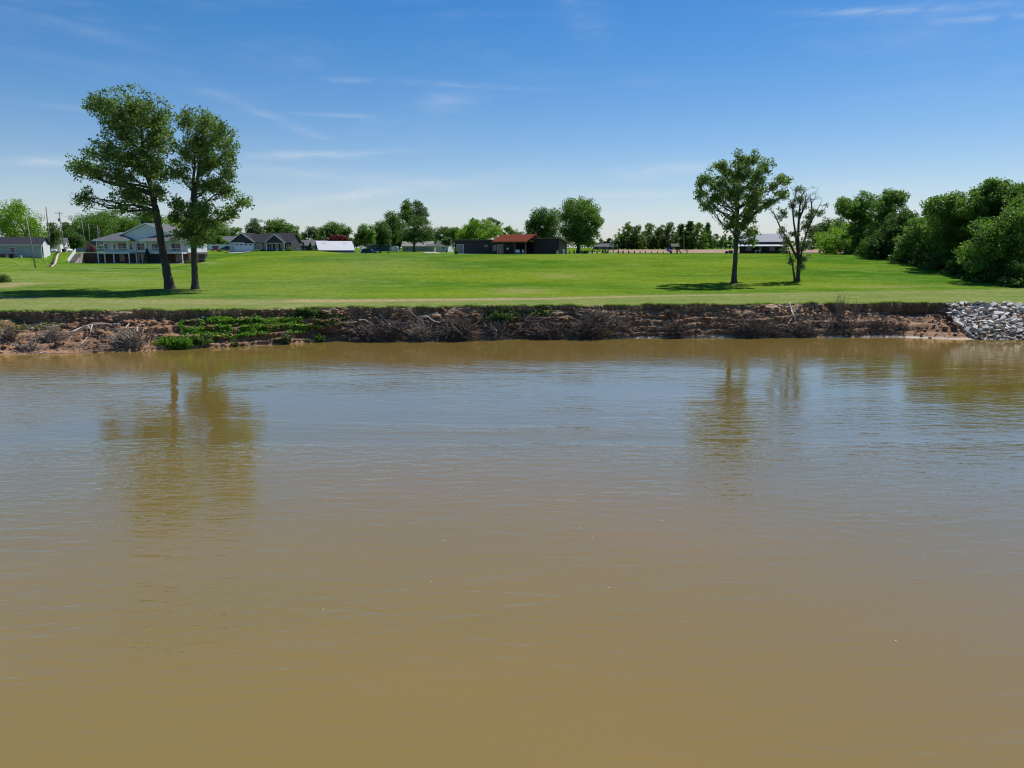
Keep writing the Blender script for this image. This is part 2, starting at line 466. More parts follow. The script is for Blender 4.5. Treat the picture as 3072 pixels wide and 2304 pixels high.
# ---- lawn: one sheet from the bank's edge to the horizon
xs = np.concatenate([-np.geomspace(2600, 190, 30), np.arange(-188, -75, 1.6), np.arange(-75, 75, .5), np.arange(75, 188, 1.6), np.geomspace(190, 2600, 30)])
off = np.concatenate([np.array([0, .12, .3, .6, 1.0]), np.arange(1.5, 36, .75), np.arange(36, 140, 1.5), np.geomspace(142, 4000, 40)])
ye = ytop(xs)[:, None]
Yg = ye + off[None, :]
Xg = np.broadcast_to(xs[:, None], Yg.shape)
Zg = terrain(Xg, Yg)
Zg = Zg + (ZB - Zg) * np.exp(-off[None, :] / 2.5)
lip = np.exp(-off[None, :] / .7) * (.13 * fbm(Xg * .9, Yg * .9, 0, 3) + .16 * np.minimum(0, fbm(Xg * .21, 3.0, 0, 3)) - .03)
lip[:, 0] -= .05
Zg = Zg + lip
# wear: the tan vehicle track, the scorched strip, bare patches on the left
trk = np.array([hit(a, b, 3.85) for a, b in [(848, 896), (1000, 897), (1300, 894), (1640, 891.5), (1900, 886), (2140, 883), (2400, 879), (2700, 876), (3072, 871)]])
ty = np.interp(Xg, trk[:, 0], trk[:, 1])
half = np.interp(Xg, trk[:, 0], [2.2, 2.1, 1.6, 1.3, 1.1, 1.0, .6, .6, .45]) 
worn = np.exp(-(np.abs(Yg - ty) / half) ** 4) * sstep(trk[0, 0] - .5, trk[0, 0] + 1.5, Xg) * np.interp(Xg, [-30, 0, 20, 40, 60], [1, 1, .75, .55, .45])
for (a, b, ra, rb, st) in [(45, 851, 4, 3.0, 1.0), (75, 826, 6, 4.5, .75), (5, 835, 3, 5, 1.0), (25, 893, 6, 1.8, 1.0), (30, 815, 9, 8, .3), (1140, 800, 8, 6, .18), (560, 905, 13, 3, .4),
                           (2630, 862, 5, 1.4, .5), (2760, 858, 8, 1.2, .35), (505, 872, 2.0, 1.2, .6), (586, 871, 1.5, 1.0, .5), (2203, 853, 1.6, 1.1, .6), (2392, 843, 1.6, 1.0, .5), (1560, 776, 4, 5, .5), (1680, 770, 4, 4, .3)]:
    z0 = 4.2
    for _ in range(6):
        p = hit(a, b, z0); z0 = float(terrain(p[0], p[1]))
    worn = np.maximum(worn, st * np.exp(-((Xg - p[0]) / ra) ** 2 - ((Yg - p[1]) / rb) ** 2))
pale = (1 - sstep(ty - 1, ty + 5, Yg)) * .85 + .25 * (1 - sstep(120, 135, Yg)) * (1 - sstep(-30, -10, Xg))
pale = np.clip(pale + .35 * np.exp(-((Xg + 28) / 14) ** 2 - ((Yg - 150) / 22) ** 2), 0, 1)
mown = (1 - sstep(-66, -58, Xg)) * sstep(108, 118, Yg) * (1 - sstep(152, 168, Yg)) * .9 + .25
lawn = build_grid(xs, Yg, Zg, {'worn': worn, 'pale': pale, 'mown': mown}, 'lawn')
lawn = tag(link('lawn', lawn, None, 'lawn_grass'), 'mown green lawn rising from the river bank', kind='structure')

# ---- eroded bank between lawn and water
xb = np.concatenate([-np.geomspace(2600, 82, 26), np.arange(-80, 66, .14), np.geomspace(68, 2600, 26)])
zr = np.concatenate([np.linspace(-1.2, 0, 4), np.linspace(.05, 2.5, 24), np.linspace(2.56, 2.8, 6), np.linspace(2.88, 3.68, 10)])
ys_, yt_ = yshore(xb)[:, None], ytop(xb)[:, None]
Xb = np.broadcast_to(xb[:, None], (len(xb), len(zr))); Zb = np.broadcast_to(zr[None, :], Xb.shape).copy()
fr = np.interp(Zb, BZ, BF)
zs = np.clip(2.45 + .75 * fbm(Xb * .16, 3.7, 0, 4), 1.5, 3.25)          # foot of the scarp, uneven along the bank
slump = sstep(-.30, .35, .25 * (1 - sstep(-40, -20, Xb)) + fbm(Xb * .11 + 40, 6.1, 0, 3))                   # where the turf has slid down
low_ = .80 * (Zb / zs)
th = np.clip((Zb - zs) / (3.72 - zs), 0, 1)
cut = .80 + .20 * np.minimum(1, th * 3.2) + .035 * np.sin(th * math.pi)
slid = .80 + .20 * th ** .8
fr = np.where(Zb < zs, low_, cut * (1 - slump) + slid * slump)
fr = np.where(Zb < 0, np.interp(Zb, BZ, BF), fr)
rip = sstep(52.2, 53.2, Xb)
fr = fr * (1 - rip) + (Zb / 3.75) * rip
Yb = ys_ + (yt_ - ys_) * fr
amp = sstep(-.1, .5, Zb) * (1 - sstep(3.5, 3.68, Zb))
strata = ((Zb + .45 * fbm(Xb * .13, 2.2, 0, 4)) * (1.35 + .3 * fbm(Xb * .05, 8.8, 0, 2))) % 1
ledge = np.where(strata < .82, strata / .82, (1 - strata) / .18)
Yb = Yb + amp * (1 - rip) * (.34 * fbm(Xb * .5, Zb * .9, 1.3, 4) + -.62 * (1 - sstep(2.3, 2.8, Zb)) * (ledge - .5) + .17 * fbm(Xb * 2.6, Zb * 4.0, 4.0, 3))
Zb = Zb + amp * (1 - rip) * .10 * fbm(Xb * .8, Zb * 1.5, 7.7, 3)
# hollow scoured under the slope
for (a, b, ra, rz, dp) in [(985, 1010, 3.6, .55, 1.5), (1580, 1008, 1.6, .4, 1.3), (950, 990, 2.4, .5, .5), (2710, 925, 2.5, .4, .5), (1720, 930, 1.2, .5, .8)]:
    p = on_bank(a, b)
    Yb = Yb + dp * np.exp(-((Xb - p[0]) / ra) ** 2 - ((Zb - p[2]) / rz) ** 2)
Zb = Zb * (ZB / 3.75)
Xl = np.broadcast_to(xb[:, None], (len(xb), 1))
yl = ytop(xb)[:, None]
zl = np.interp(xb, xs, Zg[:, 0])[:, None]
Yb = np.concatenate([Yb, yl - .02, yl + .15], 1); Zb = np.concatenate([Zb, zl - .012, zl - .03], 1)
bank = build_grid(xb, Yb, Zb, None, 'river_bank')
bank = tag(link('river_bank', bank, None, 'river_soil'), 'eroded brown soil bank dropping from lawn to river', kind='structure')
BANK_X, BANK_Y, BANK_Z = xb, Yb[:, :-2], Zb[:, :-2]
def bank_y(X, z):               # real surface, noise included
    i = np.clip(np.searchsorted(BANK_X, X), 1, len(BANK_X) - 1)
    return float(np.interp(z, BANK_Z[i], BANK_Y[i]))
def on_bank2(px, py):
    best = None
    for zz in np.linspace(.02, 3.6, 120):
        p = hit(px, py, zz)
        d = abs(p[1] - bank_y(p[0], zz))
        if best is None or d < best[0]: best = (d, p)
        if p[1] < bank_y(p[0], zz) and best is not None and best[0] < .25: pass
    return best[1]

# ---- ploughed field behind the terrace
simple('ploughed_soil', (.30, .19, .125), rough=.95, var=.22, nscale=.5, stretch=(.15, 1.5, 1))
fy = np.concatenate([np.linspace(212, 300, 20), np.geomspace(305, 592, 20)])
def fxl(y): return np.interp(y, [212, 235, 300, 592], [xat(1915, 212), xat(1850, 235), xat(1800, 300), xat(1852, 592)])
fu = np.linspace(0, 1, 60)
Xf = (fxl(fy)[None, :] * (1 - fu[:, None]) + 300 * fu[:, None]); Yf = np.broadcast_to(fy[None, :], Xf.shape)
Zf = terrain(Xf, Yf) + .05 + .05 * fbm(Xf * .8, Yf * .8, 0, 2)
V = np.stack([Xf, Yf, Zf], -1).reshape(-1, 3); ny = len(fy)
i = np.arange(59)[:, None] * ny; j = np.arange(ny - 1)[None, :]
Q = np.stack([i + j, i + ny + j, i + ny + j + 1, i + j + 1], -1).reshape(-1, 4)
tag(link('field', mesh_np('field', V, Q, True), None, 'ploughed_soil'), 'bare brown ploughed field beyond the lawn', kind='structure')

# ---- paved strips
simple('concrete', (.52, .50, .46), rough=.8, var=.1, nscale=.8)
simple('asphalt', (.11, .11, .11), rough=.9, var=.1, nscale=.8)
def strip(name, pts, m, label, w=None, lift=.035):
    """a draped ribbon through (x, y, half width) points"""
    P = np.array(pts, float); n = 40
    t = np.linspace(0, len(P) - 1, n)
    c = np.stack([np.interp(t, range(len(P)), P[:, k]) for k in range(3)], -1)
    d = np.gradient(c[:, :2], axis=0); d /= np.linalg.norm(d, axis=1, keepdims=True)
    nrm = np.stack([-d[:, 1], d[:, 0]], -1)
    rows = []
    for s in np.linspace(1, -1, 5):
        q = c[:, :2] + nrm * c[:, 2:3] * s
        rows.append(np.column_stack([q, terrain(q[:, 0], q[:, 1]) + lift]))
    V = np.stack(rows, 1).reshape(-1, 3)
    i = np.arange(n - 1)[:, None] * 5; j = np.arange(4)[None, :]
    Q = np.stack([i + j, i + j + 1, i + 6 + j, i + 5 + j], -1).reshape(-1, 4)
    return tag(link(name, mesh_np(name, V, Q), None, m), label, kind='structure')

# ------------------------------------------------------------------ trees
simple('bark', (.075, .062, .052), rough=.95, var=.35, nscale=1.2, bump=.8, stretch=(1, 1, .25))
simple('pale_bark', (.22, .19, .16), rough=.95, var=.3, nscale=1.2, bump=.6, stretch=(1, 1, .25))
simple('brush_wood', (.150, .118, .092), rough=.95, var=.35, nscale=2)
simple('grey_brush_wood', (.27, .22, .175), rough=.95, var=.3, nscale=2)
simple('driftwood', (.50, .44, .37), rough=.85, var=.2, nscale=3, bump=.4)
simple('grey_driftwood', (.30, .25, .22), rough=.9, var=.2, nscale=3, bump=.4)
leafmat('leaf_cottonwood', (.036, .070, .018), (.135, .190, .046), .42)
leafmat('leaf_green', (.040, .082, .013), (.110, .185, .026), .4)
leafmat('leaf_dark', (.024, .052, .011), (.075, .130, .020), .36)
leafmat('leaf_bright', (.075, .140, .012), (.180, .280, .026), .42)
leafmat('leaf_pale', (.045, .068, .024), (.110, .145, .055), .3)
leafmat('leaf_red', (.050, .008, .010), (.120, .018, .020), .3)
leafmat('leaf_vine', (.055, .125, .008), (.150, .280, .018), .32)
leafmat('leaf_conifer', (.008, .020, .008), (.022, .045, .014), .1)
leafmat('grass_blade', (.075, .160, .016), (.160, .230, .040), .3)
leafmat('dry_blade', (.17, .115, .062), (.42, .31, .18), .2)

def leaves(C, size, nrm, r, tint, asp=.62):
    """one small four-sided leaf per centre"""
    n = len(C)
    a = r.normal(size=(n, 3)); a -= nrm * np.sum(a * nrm, 1, keepdims=True); a /= np.linalg.norm(a, axis=1, keepdims=True) + 1e-9
    b = np.cross(nrm, a)
    s = (size * r.uniform(.65, 1.25, n))[:, None]
    V = np.stack([C - a * s * .5, C + b * s * asp * .5, C + a * s * .5, C - b * s * asp * .5], 1).reshape(-1, 3)
    Q = np.arange(4 * n).reshape(-1, 4)
    return V, Q, np.repeat(tint, 4)
def unit(v): return v / (np.linalg.norm(v, axis=-1, keepdims=True) + 1e-9)
def bez(a, b, c, n):
    t = np.linspace(0, 1, n)[:, None]
    return (1 - t) ** 2 * a + 2 * t * (1 - t) * b + t * t * c

TREE_N = [0]
def make_tree(name, label, Y, ells, mat='leaf_green', base=None, trunk=None, rt=.35, leaf=.34, n=9000, rc=None, group=None,
              depth=.8, cat='tree', stems=None, bark='bark', fill=1.0, shell=.45, twigs=10, limb=.20, bare=0, hfrac=.25, rise=.7, per=42, asp=.7, copies=3):
    TREE_N[0] += 1
    r = np.random.default_rng(100 + TREE_N[0])
    E = np.array(ells, float)
    x0, x1 = (E[:, 0] - E[:, 2]).min(), (E[:, 0] + E[:, 2]).max()
    y0, y1 = (E[:, 1] - E[:, 3]).min(), (E[:, 1] + E[:, 3]).max()
    cx, cy, hw, hh = .5 * (x0 + x1), .5 * (y0 + y1), .5 * (x1 - x0), .5 * (y1 - y0)
    s = (Y * CP) / F
    W = min(hw, hh * 1.3) * s * depth
    B = ground(base if base is not None else cx, Y)
    lobes = []
    for (px, py, rx, ry) in E:
        a, b = rx * s, ry * s
        dr = .55 * (a + b)
        al = W * math.sqrt(max(.04, 1 - ((px - cx) / hw) ** 2 * .9 - ((py - cy) / hh) ** 2 * .5))
        if al > dr * 1.1: offs = (-.62 * al, .62 * al, 0.0) if al > dr * 1.9 and copies > 2 else (-.5 * al, .5 * al)
        else: offs = (r.uniform(-.4, .4) * al,)
        for o in offs:
            o += r.normal() * .08 * al
            k = (Y + o) / Y          # a crown is widest at mid depth, narrower in front
            c = at(px, py, Y)
            lobes.append((np.array((c[0] * k, Y + o, HC + (c[2] - HC) * (.5 + .5 * k))), a, dr * r.uniform(.85, 1.1), b))
    root = empty(name, B, 0, label, cat, group)
    # trunk, limbs, twigs
    tb = Tubes()
    paths = []
    if stems:
        for st in stems:
            P = np.array([at(q[0], q[1], Y + (q[2] if len(q) > 2 else 0)) for q in st])
            if st is stems[0] or abs(P[0][2] - B[2]) < 1.0: P[0] = (P[0][0], Y, float(terrain(P[0][0], Y)) - .25)
            paths.append(P)
    else:
        if trunk: P = np.array([at(q[0], q[1], Y) for q in trunk]); P[0] = (P[0][0], Y, float(terrain(P[0][0], Y)) - .3)
        else:
            top = at(cx, cy - .25 * hh, Y)
            P = np.array([B - (0, 0, .3), B * .6 + top * .4 + r.normal(size=3) * (.25, .25, 0), top])
        paths.append(P)
    for q, P in enumerate(paths):
        t = np.linspace(0, len(P) - 1, max(8, 4 * len(P)))
        pp = np.stack([np.interp(t, range(len(P)), P[:, k]) for k in range(3)], -1)
        ker = np.array([.25, .5, .25])
        for _ in range(2):
            pp[1:-1] = .25 * pp[:-2] + .5 * pp[1:-1] + .25 * pp[2:]
        pp[1:-1] += r.normal(size=pp[1:-1].shape) * rt * .05
        u = np.linspace(0, 1, len(pp))
        rr = rt * (1 if q == 0 else .62) * ((1 - u) ** .8 * .86 + .14)
        h = pp[:, 2] - pp[0, 2]
        rr = rr * (1 + .55 * np.exp(-np.maximum(h, 0) / (1.6 * rt)))
        tb.add(pp, rr, 9 if rt > .3 else 6)
        paths[q] = (pp, rr)
    allp = np.concatenate([p for p, _ in paths]); allr = np.concatenate([q for _, q in paths])
    hmin = B[2] + hfrac * (allp[:, 2].max() - B[2])
    LC, LN, LT, wts, clumps = [], [], [], [], []
    for (c, a, d, b) in lobes: wts.append((a * d * b) ** .72)
    wts = np.array(wts); wts /= wts.sum()
    for (c, a, d, b), w in zip(lobes, wts):
        hd = np.linalg.norm(allp[:, :2] - c[:2], axis=1)
        score = np.linalg.norm(allp - (c - np.array((0, 0, rise)) * hd[:, None]), axis=1) + 50 * (allp[:, 2] < hmin)
        i = int(np.argmin(score)); p0 = allp[i]; L = np.linalg.norm(c - p0)
        mid = .5 * (p0 + c) + np.array((0, 0, -.06 * L)) + r.normal(size=3) * .07 * L
        if L > .6:
            bp = bez(p0, mid, c, 7); bp[1:-1] += r.normal(size=(5, 3)) * .02 * L
            r0 = min(allr[i] * .55, limb * rt + .012 * L)
            tb.add(bp, np.linspace(r0, max(.02, r0 * .22), 7), 5)
        else: bp = np.array([p0, c]); r0 = .05
        rcl = rc if rc else .34 * (a * b * d) ** (1 / 3) + .15
        nl = max(12, int(n * w))
        nc = int(np.clip(nl / per, 4, 400))
        q = unit(r.normal(size=(nc, 3))) * (r.uniform(0, 1, (nc, 1)) ** shell)
        cc = c + q * np.maximum(np.array((a, d, b)) - .12 * rcl, np.array((a, d, b)) * .6)
        ctint = r.uniform(0, 1, nc)
        for k in r.choice(nc, min(nc, twigs), replace=False):
            st = bp[r.integers(len(bp) // 2, len(bp))]
            e = cc[k]; mm = .5 * (st + e) + r.normal(size=3) * .1 * np.linalg.norm(e - st)
            tb.add(bez(st, mm, e, 4), np.linspace(max(.018, r0 * .25), .012, 4), 3)
        k = r.integers(0, nc, nl)
        offv = unit(r.normal(size=(nl, 3))) * (r.uniform(0, 1, (nl, 1)) ** .5) * np.array((1.0, 1.0, .78)) * rcl
        al_ = r.uniform(0, 1, nl) < .16           # some leaves sit along the limb
        cen = cc[k]
        ib = r.integers(max(1, len(bp) // 3), len(bp), nl)
        cen[al_] = bp[ib[al_]]; offv[al_] *= 1.1
        LC.append(cen + offv)
        LN.append(unit(r.normal(size=(nl, 3)) * .75 + unit(offv) * .35 + q[k] * .35 + np.array((0, 0, .35))))
        LT.append(np.clip(.55 * ctint[k] + .45 * r.uniform(0, 1, nl), 0, 1))
    for _ in range(bare):        # leafless twigs on the upper stems
        pp, rr = paths[r.integers(0, len(paths))]
        i = r.integers(len(pp) // 2, len(pp)); p0 = pp[i]
        dv = unit(np.array((r.normal() * .7, r.normal() * .7, r.uniform(.3, 1.1)))); L = r.uniform(.8, 2.6)
        e = p0 + dv * L
        tb.add(bez(p0, p0 + dv * L * .5 + r.normal(size=3) * .1 * L, e, 5), np.linspace(min(.05, rr[i] * .6), .012, 5), 4)
        for _2 in range(3):
            g = p0 + dv * L * r.uniform(.4, .9); e2 = g + unit(dv + r.normal(size=3) * .6) * L * .4
            tb.add(np.array([g, .5 * (g + e2) + r.normal(size=3) * .03, e2]), [.022, .016, .01], 3)
    link('trunk', tb.mesh('trunk', B), root, bark)
    C, Nn, Tt = np.concatenate(LC), np.concatenate(LN), np.concatenate(LT)
    gz = terrain(C[:, 0], C[:, 1]); keep = C[:, 2] > gz + .05
    C, Nn, Tt = C[keep], Nn[keep], Tt[keep]
    V, Q, T = leaves(C, leaf, Nn, r, Tt, asp)
    link('crown', mesh_np('crown', V - B, Q, False, {'tint': T}), root, mat)
    return root

# ---- the two big cottonwoods on the left
make_tree('cottonwood_tree', 'tallest cottonwood on the left, leaning trunk and broad spreading crown', 107,
    [(303, 315, 53, 40), (392, 326, 70, 56), (473, 351, 55, 56), (368, 400, 58, 46), (465, 412, 64, 58), (324, 456, 56, 44), (400, 480, 70, 48),
     (473, 492, 42, 66), (239, 508, 40, 36), (283, 513, 46, 30), (360, 525, 50, 32), (255, 594, 30, 36), (400, 585, 66, 38), (368, 626, 22, 18),
     (473, 573, 26, 38), (259, 458, 22, 18), (440, 640, 26, 14), (345, 350, 40, 40)],
    'leaf_cottonwood', trunk=[(512, 868), (503, 830), (489, 755), (470, 642), (461, 594), (447, 540), (430, 470), (425, 390), (420, 330)],
    base=512, rt=.64, leaf=.31, n=29000, rc=.86, depth=1.0, twigs=14, shell=.6, hfrac=.42, rise=.45, per=30, asp=.85, copies=2)
make_tree('cottonwood_tree', 'cottonwood with straight trunk and low foliage beside the leaning tallest one', 106.6,
    [(566, 363, 34, 32), (615, 371, 42, 40), (667, 404, 38, 38), (607, 432, 62, 46), (687, 456, 32, 38), (554, 456, 38, 38), (635, 489, 58, 42),
     (687, 513, 26, 38), (538, 521, 30, 38), (627, 553, 56, 30), (675, 573, 36, 28), (728, 604, 30, 24), (534, 618, 34, 30), (607, 634, 66, 38),
     (695, 638, 34, 26), (574, 678, 50, 38), (635, 674, 38, 30), (522, 654, 28, 18), (556, 708, 52, 18), (610, 715, 34, 18), (585, 725, 40, 14)],
    'leaf_cottonwood', stems=[[(586, 868), (584, 800), (582, 735), (582, 660), (582, 602), (590, 560), (600, 488), (606, 420), (612, 380)],
                              [(582, 602), (578, 573), (582, 520), (585, 470), (576, 410)]],
    base=586, rt=.48, leaf=.31, n=25000, rc=.84, depth=1.0, twigs=14, shell=.6, hfrac=.33, rise=.6, per=30, asp=.85, copies=2)
# ---- the pair on the right
make_tree('cottonwood_tree', 'single full crowned cottonwood standing alone on the right of the lawn', 117,
    [(2223, 480, 30, 24), (2260, 480, 26, 22), (2165, 504, 40, 22), (2297, 496, 22, 20), (2212, 523, 50, 30), (2273, 531, 38, 30), (2109, 541, 30, 22),
     (2154, 549, 32, 24), (2348, 541, 28, 18), (2101, 578, 22, 24), (2151, 589, 38, 22), (2204, 579, 38, 30), (2265, 579, 40, 28), (2127, 616, 30, 18),
     (2350, 584, 30, 14), (2252, 621, 32, 25), (2199, 655, 27, 20), (2247, 655, 22, 20), (2188, 677, 20, 15), (2226, 677, 24, 15), (2257, 698, 22, 22), (2260, 724, 15, 15),
     (2305, 610, 22, 18), (2320, 560, 18, 14)],
    'leaf_cottonwood', trunk=[(2202, 852), (2205, 790), (2209, 720), (2212, 660), (2213, 610), (2220, 560), (2226, 510), (2232, 480)],
    base=2202, rt=.42, leaf=.30, n=21500, rc=.74, depth=1.0, twigs=14, shell=.6, hfrac=.36, rise=.6, per=46, asp=.85, copies=2)
make_tree('multi_stem_tree', 'thin half bare tree with several stems to the right of the single cottonwood', 120,
    [(2395, 568, 18, 14), (2350, 640, 18, 26), (2345, 690, 14, 14), (2417, 678, 20, 18), (2358, 722, 26, 22), (2353, 753, 18, 14), (2411, 735, 26, 22),
     (2411, 777, 20, 20), (2374, 785, 12, 15), (2406, 803, 17, 10), (2328, 600, 12, 10), (2476, 615, 7, 5), (2440, 690, 14, 16), (2385, 700, 16, 14), (2412, 620, 12, 10), (2390, 640, 10, 12), (2402, 598, 20, 14), (2440, 640, 18, 18), (2378, 612, 14, 16), (2425, 650, 16, 14), (2460, 640, 14, 12)],
    'leaf_pale', stems=[[(2394, 841), (2396, 775), (2394, 708), (2397, 655), (2401, 602), (2411, 575)],
                              [(2396, 840), (2402, 770), (2411, 722), (2432, 669), (2448, 637), (2467, 600)],
                              [(2386, 841), (2377, 790), (2364, 740)],
                              [(2394, 770), (2386, 695), (2377, 637), (2385, 589), (2392, 560)],
                              [(2392, 775), (2364, 720), (2342, 685), (2321, 637), (2300, 622)],
                              [(2397, 655), (2414, 620), (2420, 580)], [(2432, 669), (2436, 620), (2430, 590)]],
    base=2392, rt=.30, leaf=.24, n=7200, rc=.55, depth=.5, twigs=9, shell=.6, bare=46)

# ---- the wood on the right
WG = 'trees of the wood on the right'
W = [
 ('lime green bushy tree at the left end of the right hand wood', 190, [(2534, 706, 58, 36), (2497, 722, 42, 34), (2583, 700, 34, 36), (2530, 740, 60, 20), (2490, 745, 34, 14), (2580, 740, 36, 18)], 'leaf_bright', 12000, None),
 ('open crowned tree rising above the lime green tree of the right hand wood', 178, [(2551, 626, 36, 26), (2600, 614, 30, 34), (2589, 655, 32, 24), (2526, 609, 18, 14), (2580, 690, 30, 24), (2560, 640, 24, 18), (2535, 640, 14, 16)], 'leaf_green', 12000, 2600),
 ('thin topped tree right of the open crowned tree in the wood', 170, [(2669, 610, 34, 24), (2651, 640, 28, 26), (2697, 590, 22, 14), (2650, 690, 36, 30), (2672, 582, 16, 14)], 'leaf_green', 11000, 2655),
 ('dark dense tree standing in front of the thin topped tree', 160, [(2706, 652, 32, 28), (2690, 694, 42, 40), (2640, 725, 44, 36), (2690, 745, 46, 40), (2650, 770, 40, 26), (2725, 700, 22, 22), (2610, 745, 24, 24)], 'leaf_dark', 18000, 2690),
 ('low rounded tree at the dip in the skyline of the wood', 150, [(2769, 686, 44, 28), (2754, 729, 54, 40), (2740, 780, 54, 36), (2790, 770, 50, 40), (2810, 720, 34, 34), (2755, 668, 16, 12)], 'leaf_green', 18000, 2765),
 ('wide tree with flat layered top in the middle of the wood', 140, [(2811, 610, 30, 20), (2849, 600, 38, 18), (2890, 622, 54, 28), (2860, 660, 56, 38), (2900, 690, 50, 40), (2840, 710, 48, 40), (2870, 760, 60, 40), (2830, 795, 50, 32), (2800, 635, 20, 14)], 'leaf_green', 24000, 2860),
 ('tallest round headed tree of the right hand wood', 134, [(2969, 577, 44, 28), (3011, 582, 44, 32), (2983, 620, 60, 38), (3040, 625, 40, 36), (2940, 630, 34, 30), (2985, 555, 26, 14), (2960, 690, 50, 40), (3020, 680, 50, 40)], 'leaf_green', 24000, 2985),
 ('tree with lit leaf clumps at the right edge of the photo', 122, [(3050, 655, 50, 40), (2969, 694, 42, 32), (3030, 725, 56, 48), (2955, 765, 60, 46), (3040, 800, 60, 46), (2970, 815, 56, 36), (3100, 720, 40, 60), (3085, 610, 30, 26)], 'leaf_green', 26000, 3020),
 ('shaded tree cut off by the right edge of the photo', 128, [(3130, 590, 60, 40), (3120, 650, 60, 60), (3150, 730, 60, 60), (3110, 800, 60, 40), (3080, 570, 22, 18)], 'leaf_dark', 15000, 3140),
 ('dark tree seen behind the lime green bushy tree', 215, [(2480, 680, 40, 22), (2520, 680, 40, 22), (2450, 720, 26, 30), (2470, 705, 40, 24)], 'leaf_dark', 9000, 2490),
]
for (lab, Y, el, mt, n, b) in W:
    el = [(a, b2, c * 1.34, e * 1.14) for (a, b2, c, e) in el]; n = int(n * 1.3)
    make_tree('woodland_tree', lab, Y, el, mt, base=b, rt=.34, leaf=.40, n=n, group=WG, depth=.95, twigs=5, shell=.42, rc=.95)
US = [(2588, 176, 758), (2625, 168, 768), (2672, 160, 780), (2715, 152, 794), (2765, 145, 806), (2815, 138, 818), (2870, 131, 829), (2935, 124, 838), (3005, 118, 845), (3070, 112, 846)]
names_ = ['first from the left end', 'second from the left end', 'third from the left end', 'fourth from the left end', 'fifth from the left end', 'sixth from the left end', 'seventh from the left end', 'third from the right end', 'second from the right end', 'rightmost of the row']
for (px, Y, yy), q in zip(US, names_):
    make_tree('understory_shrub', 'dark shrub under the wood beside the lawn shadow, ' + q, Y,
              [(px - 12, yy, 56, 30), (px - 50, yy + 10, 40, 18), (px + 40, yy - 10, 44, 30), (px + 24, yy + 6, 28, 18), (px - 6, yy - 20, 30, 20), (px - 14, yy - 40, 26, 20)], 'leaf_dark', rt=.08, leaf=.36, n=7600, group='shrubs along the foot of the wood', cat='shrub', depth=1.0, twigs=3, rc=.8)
# second rank of trees that closes the wood behind
for k, (px, Y) in enumerate([(2680, 205), (2760, 190), (2840, 178), (2920, 170), (3010, 160), (3090, 150)]):
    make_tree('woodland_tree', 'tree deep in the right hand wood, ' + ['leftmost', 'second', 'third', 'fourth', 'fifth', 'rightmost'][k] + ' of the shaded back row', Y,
              [(px, 650 + (14 if k < 2 else -8), 64, 40), (px - 44, 690, 56, 40), (px + 46, 690, 56, 40), (px, 735, 80, 44), (px - 50, 760, 50, 30)], 'leaf_dark', rt=.3, leaf=.5, n=11000, group='back row of the wood', depth=.9, twigs=2, rc=1.1)

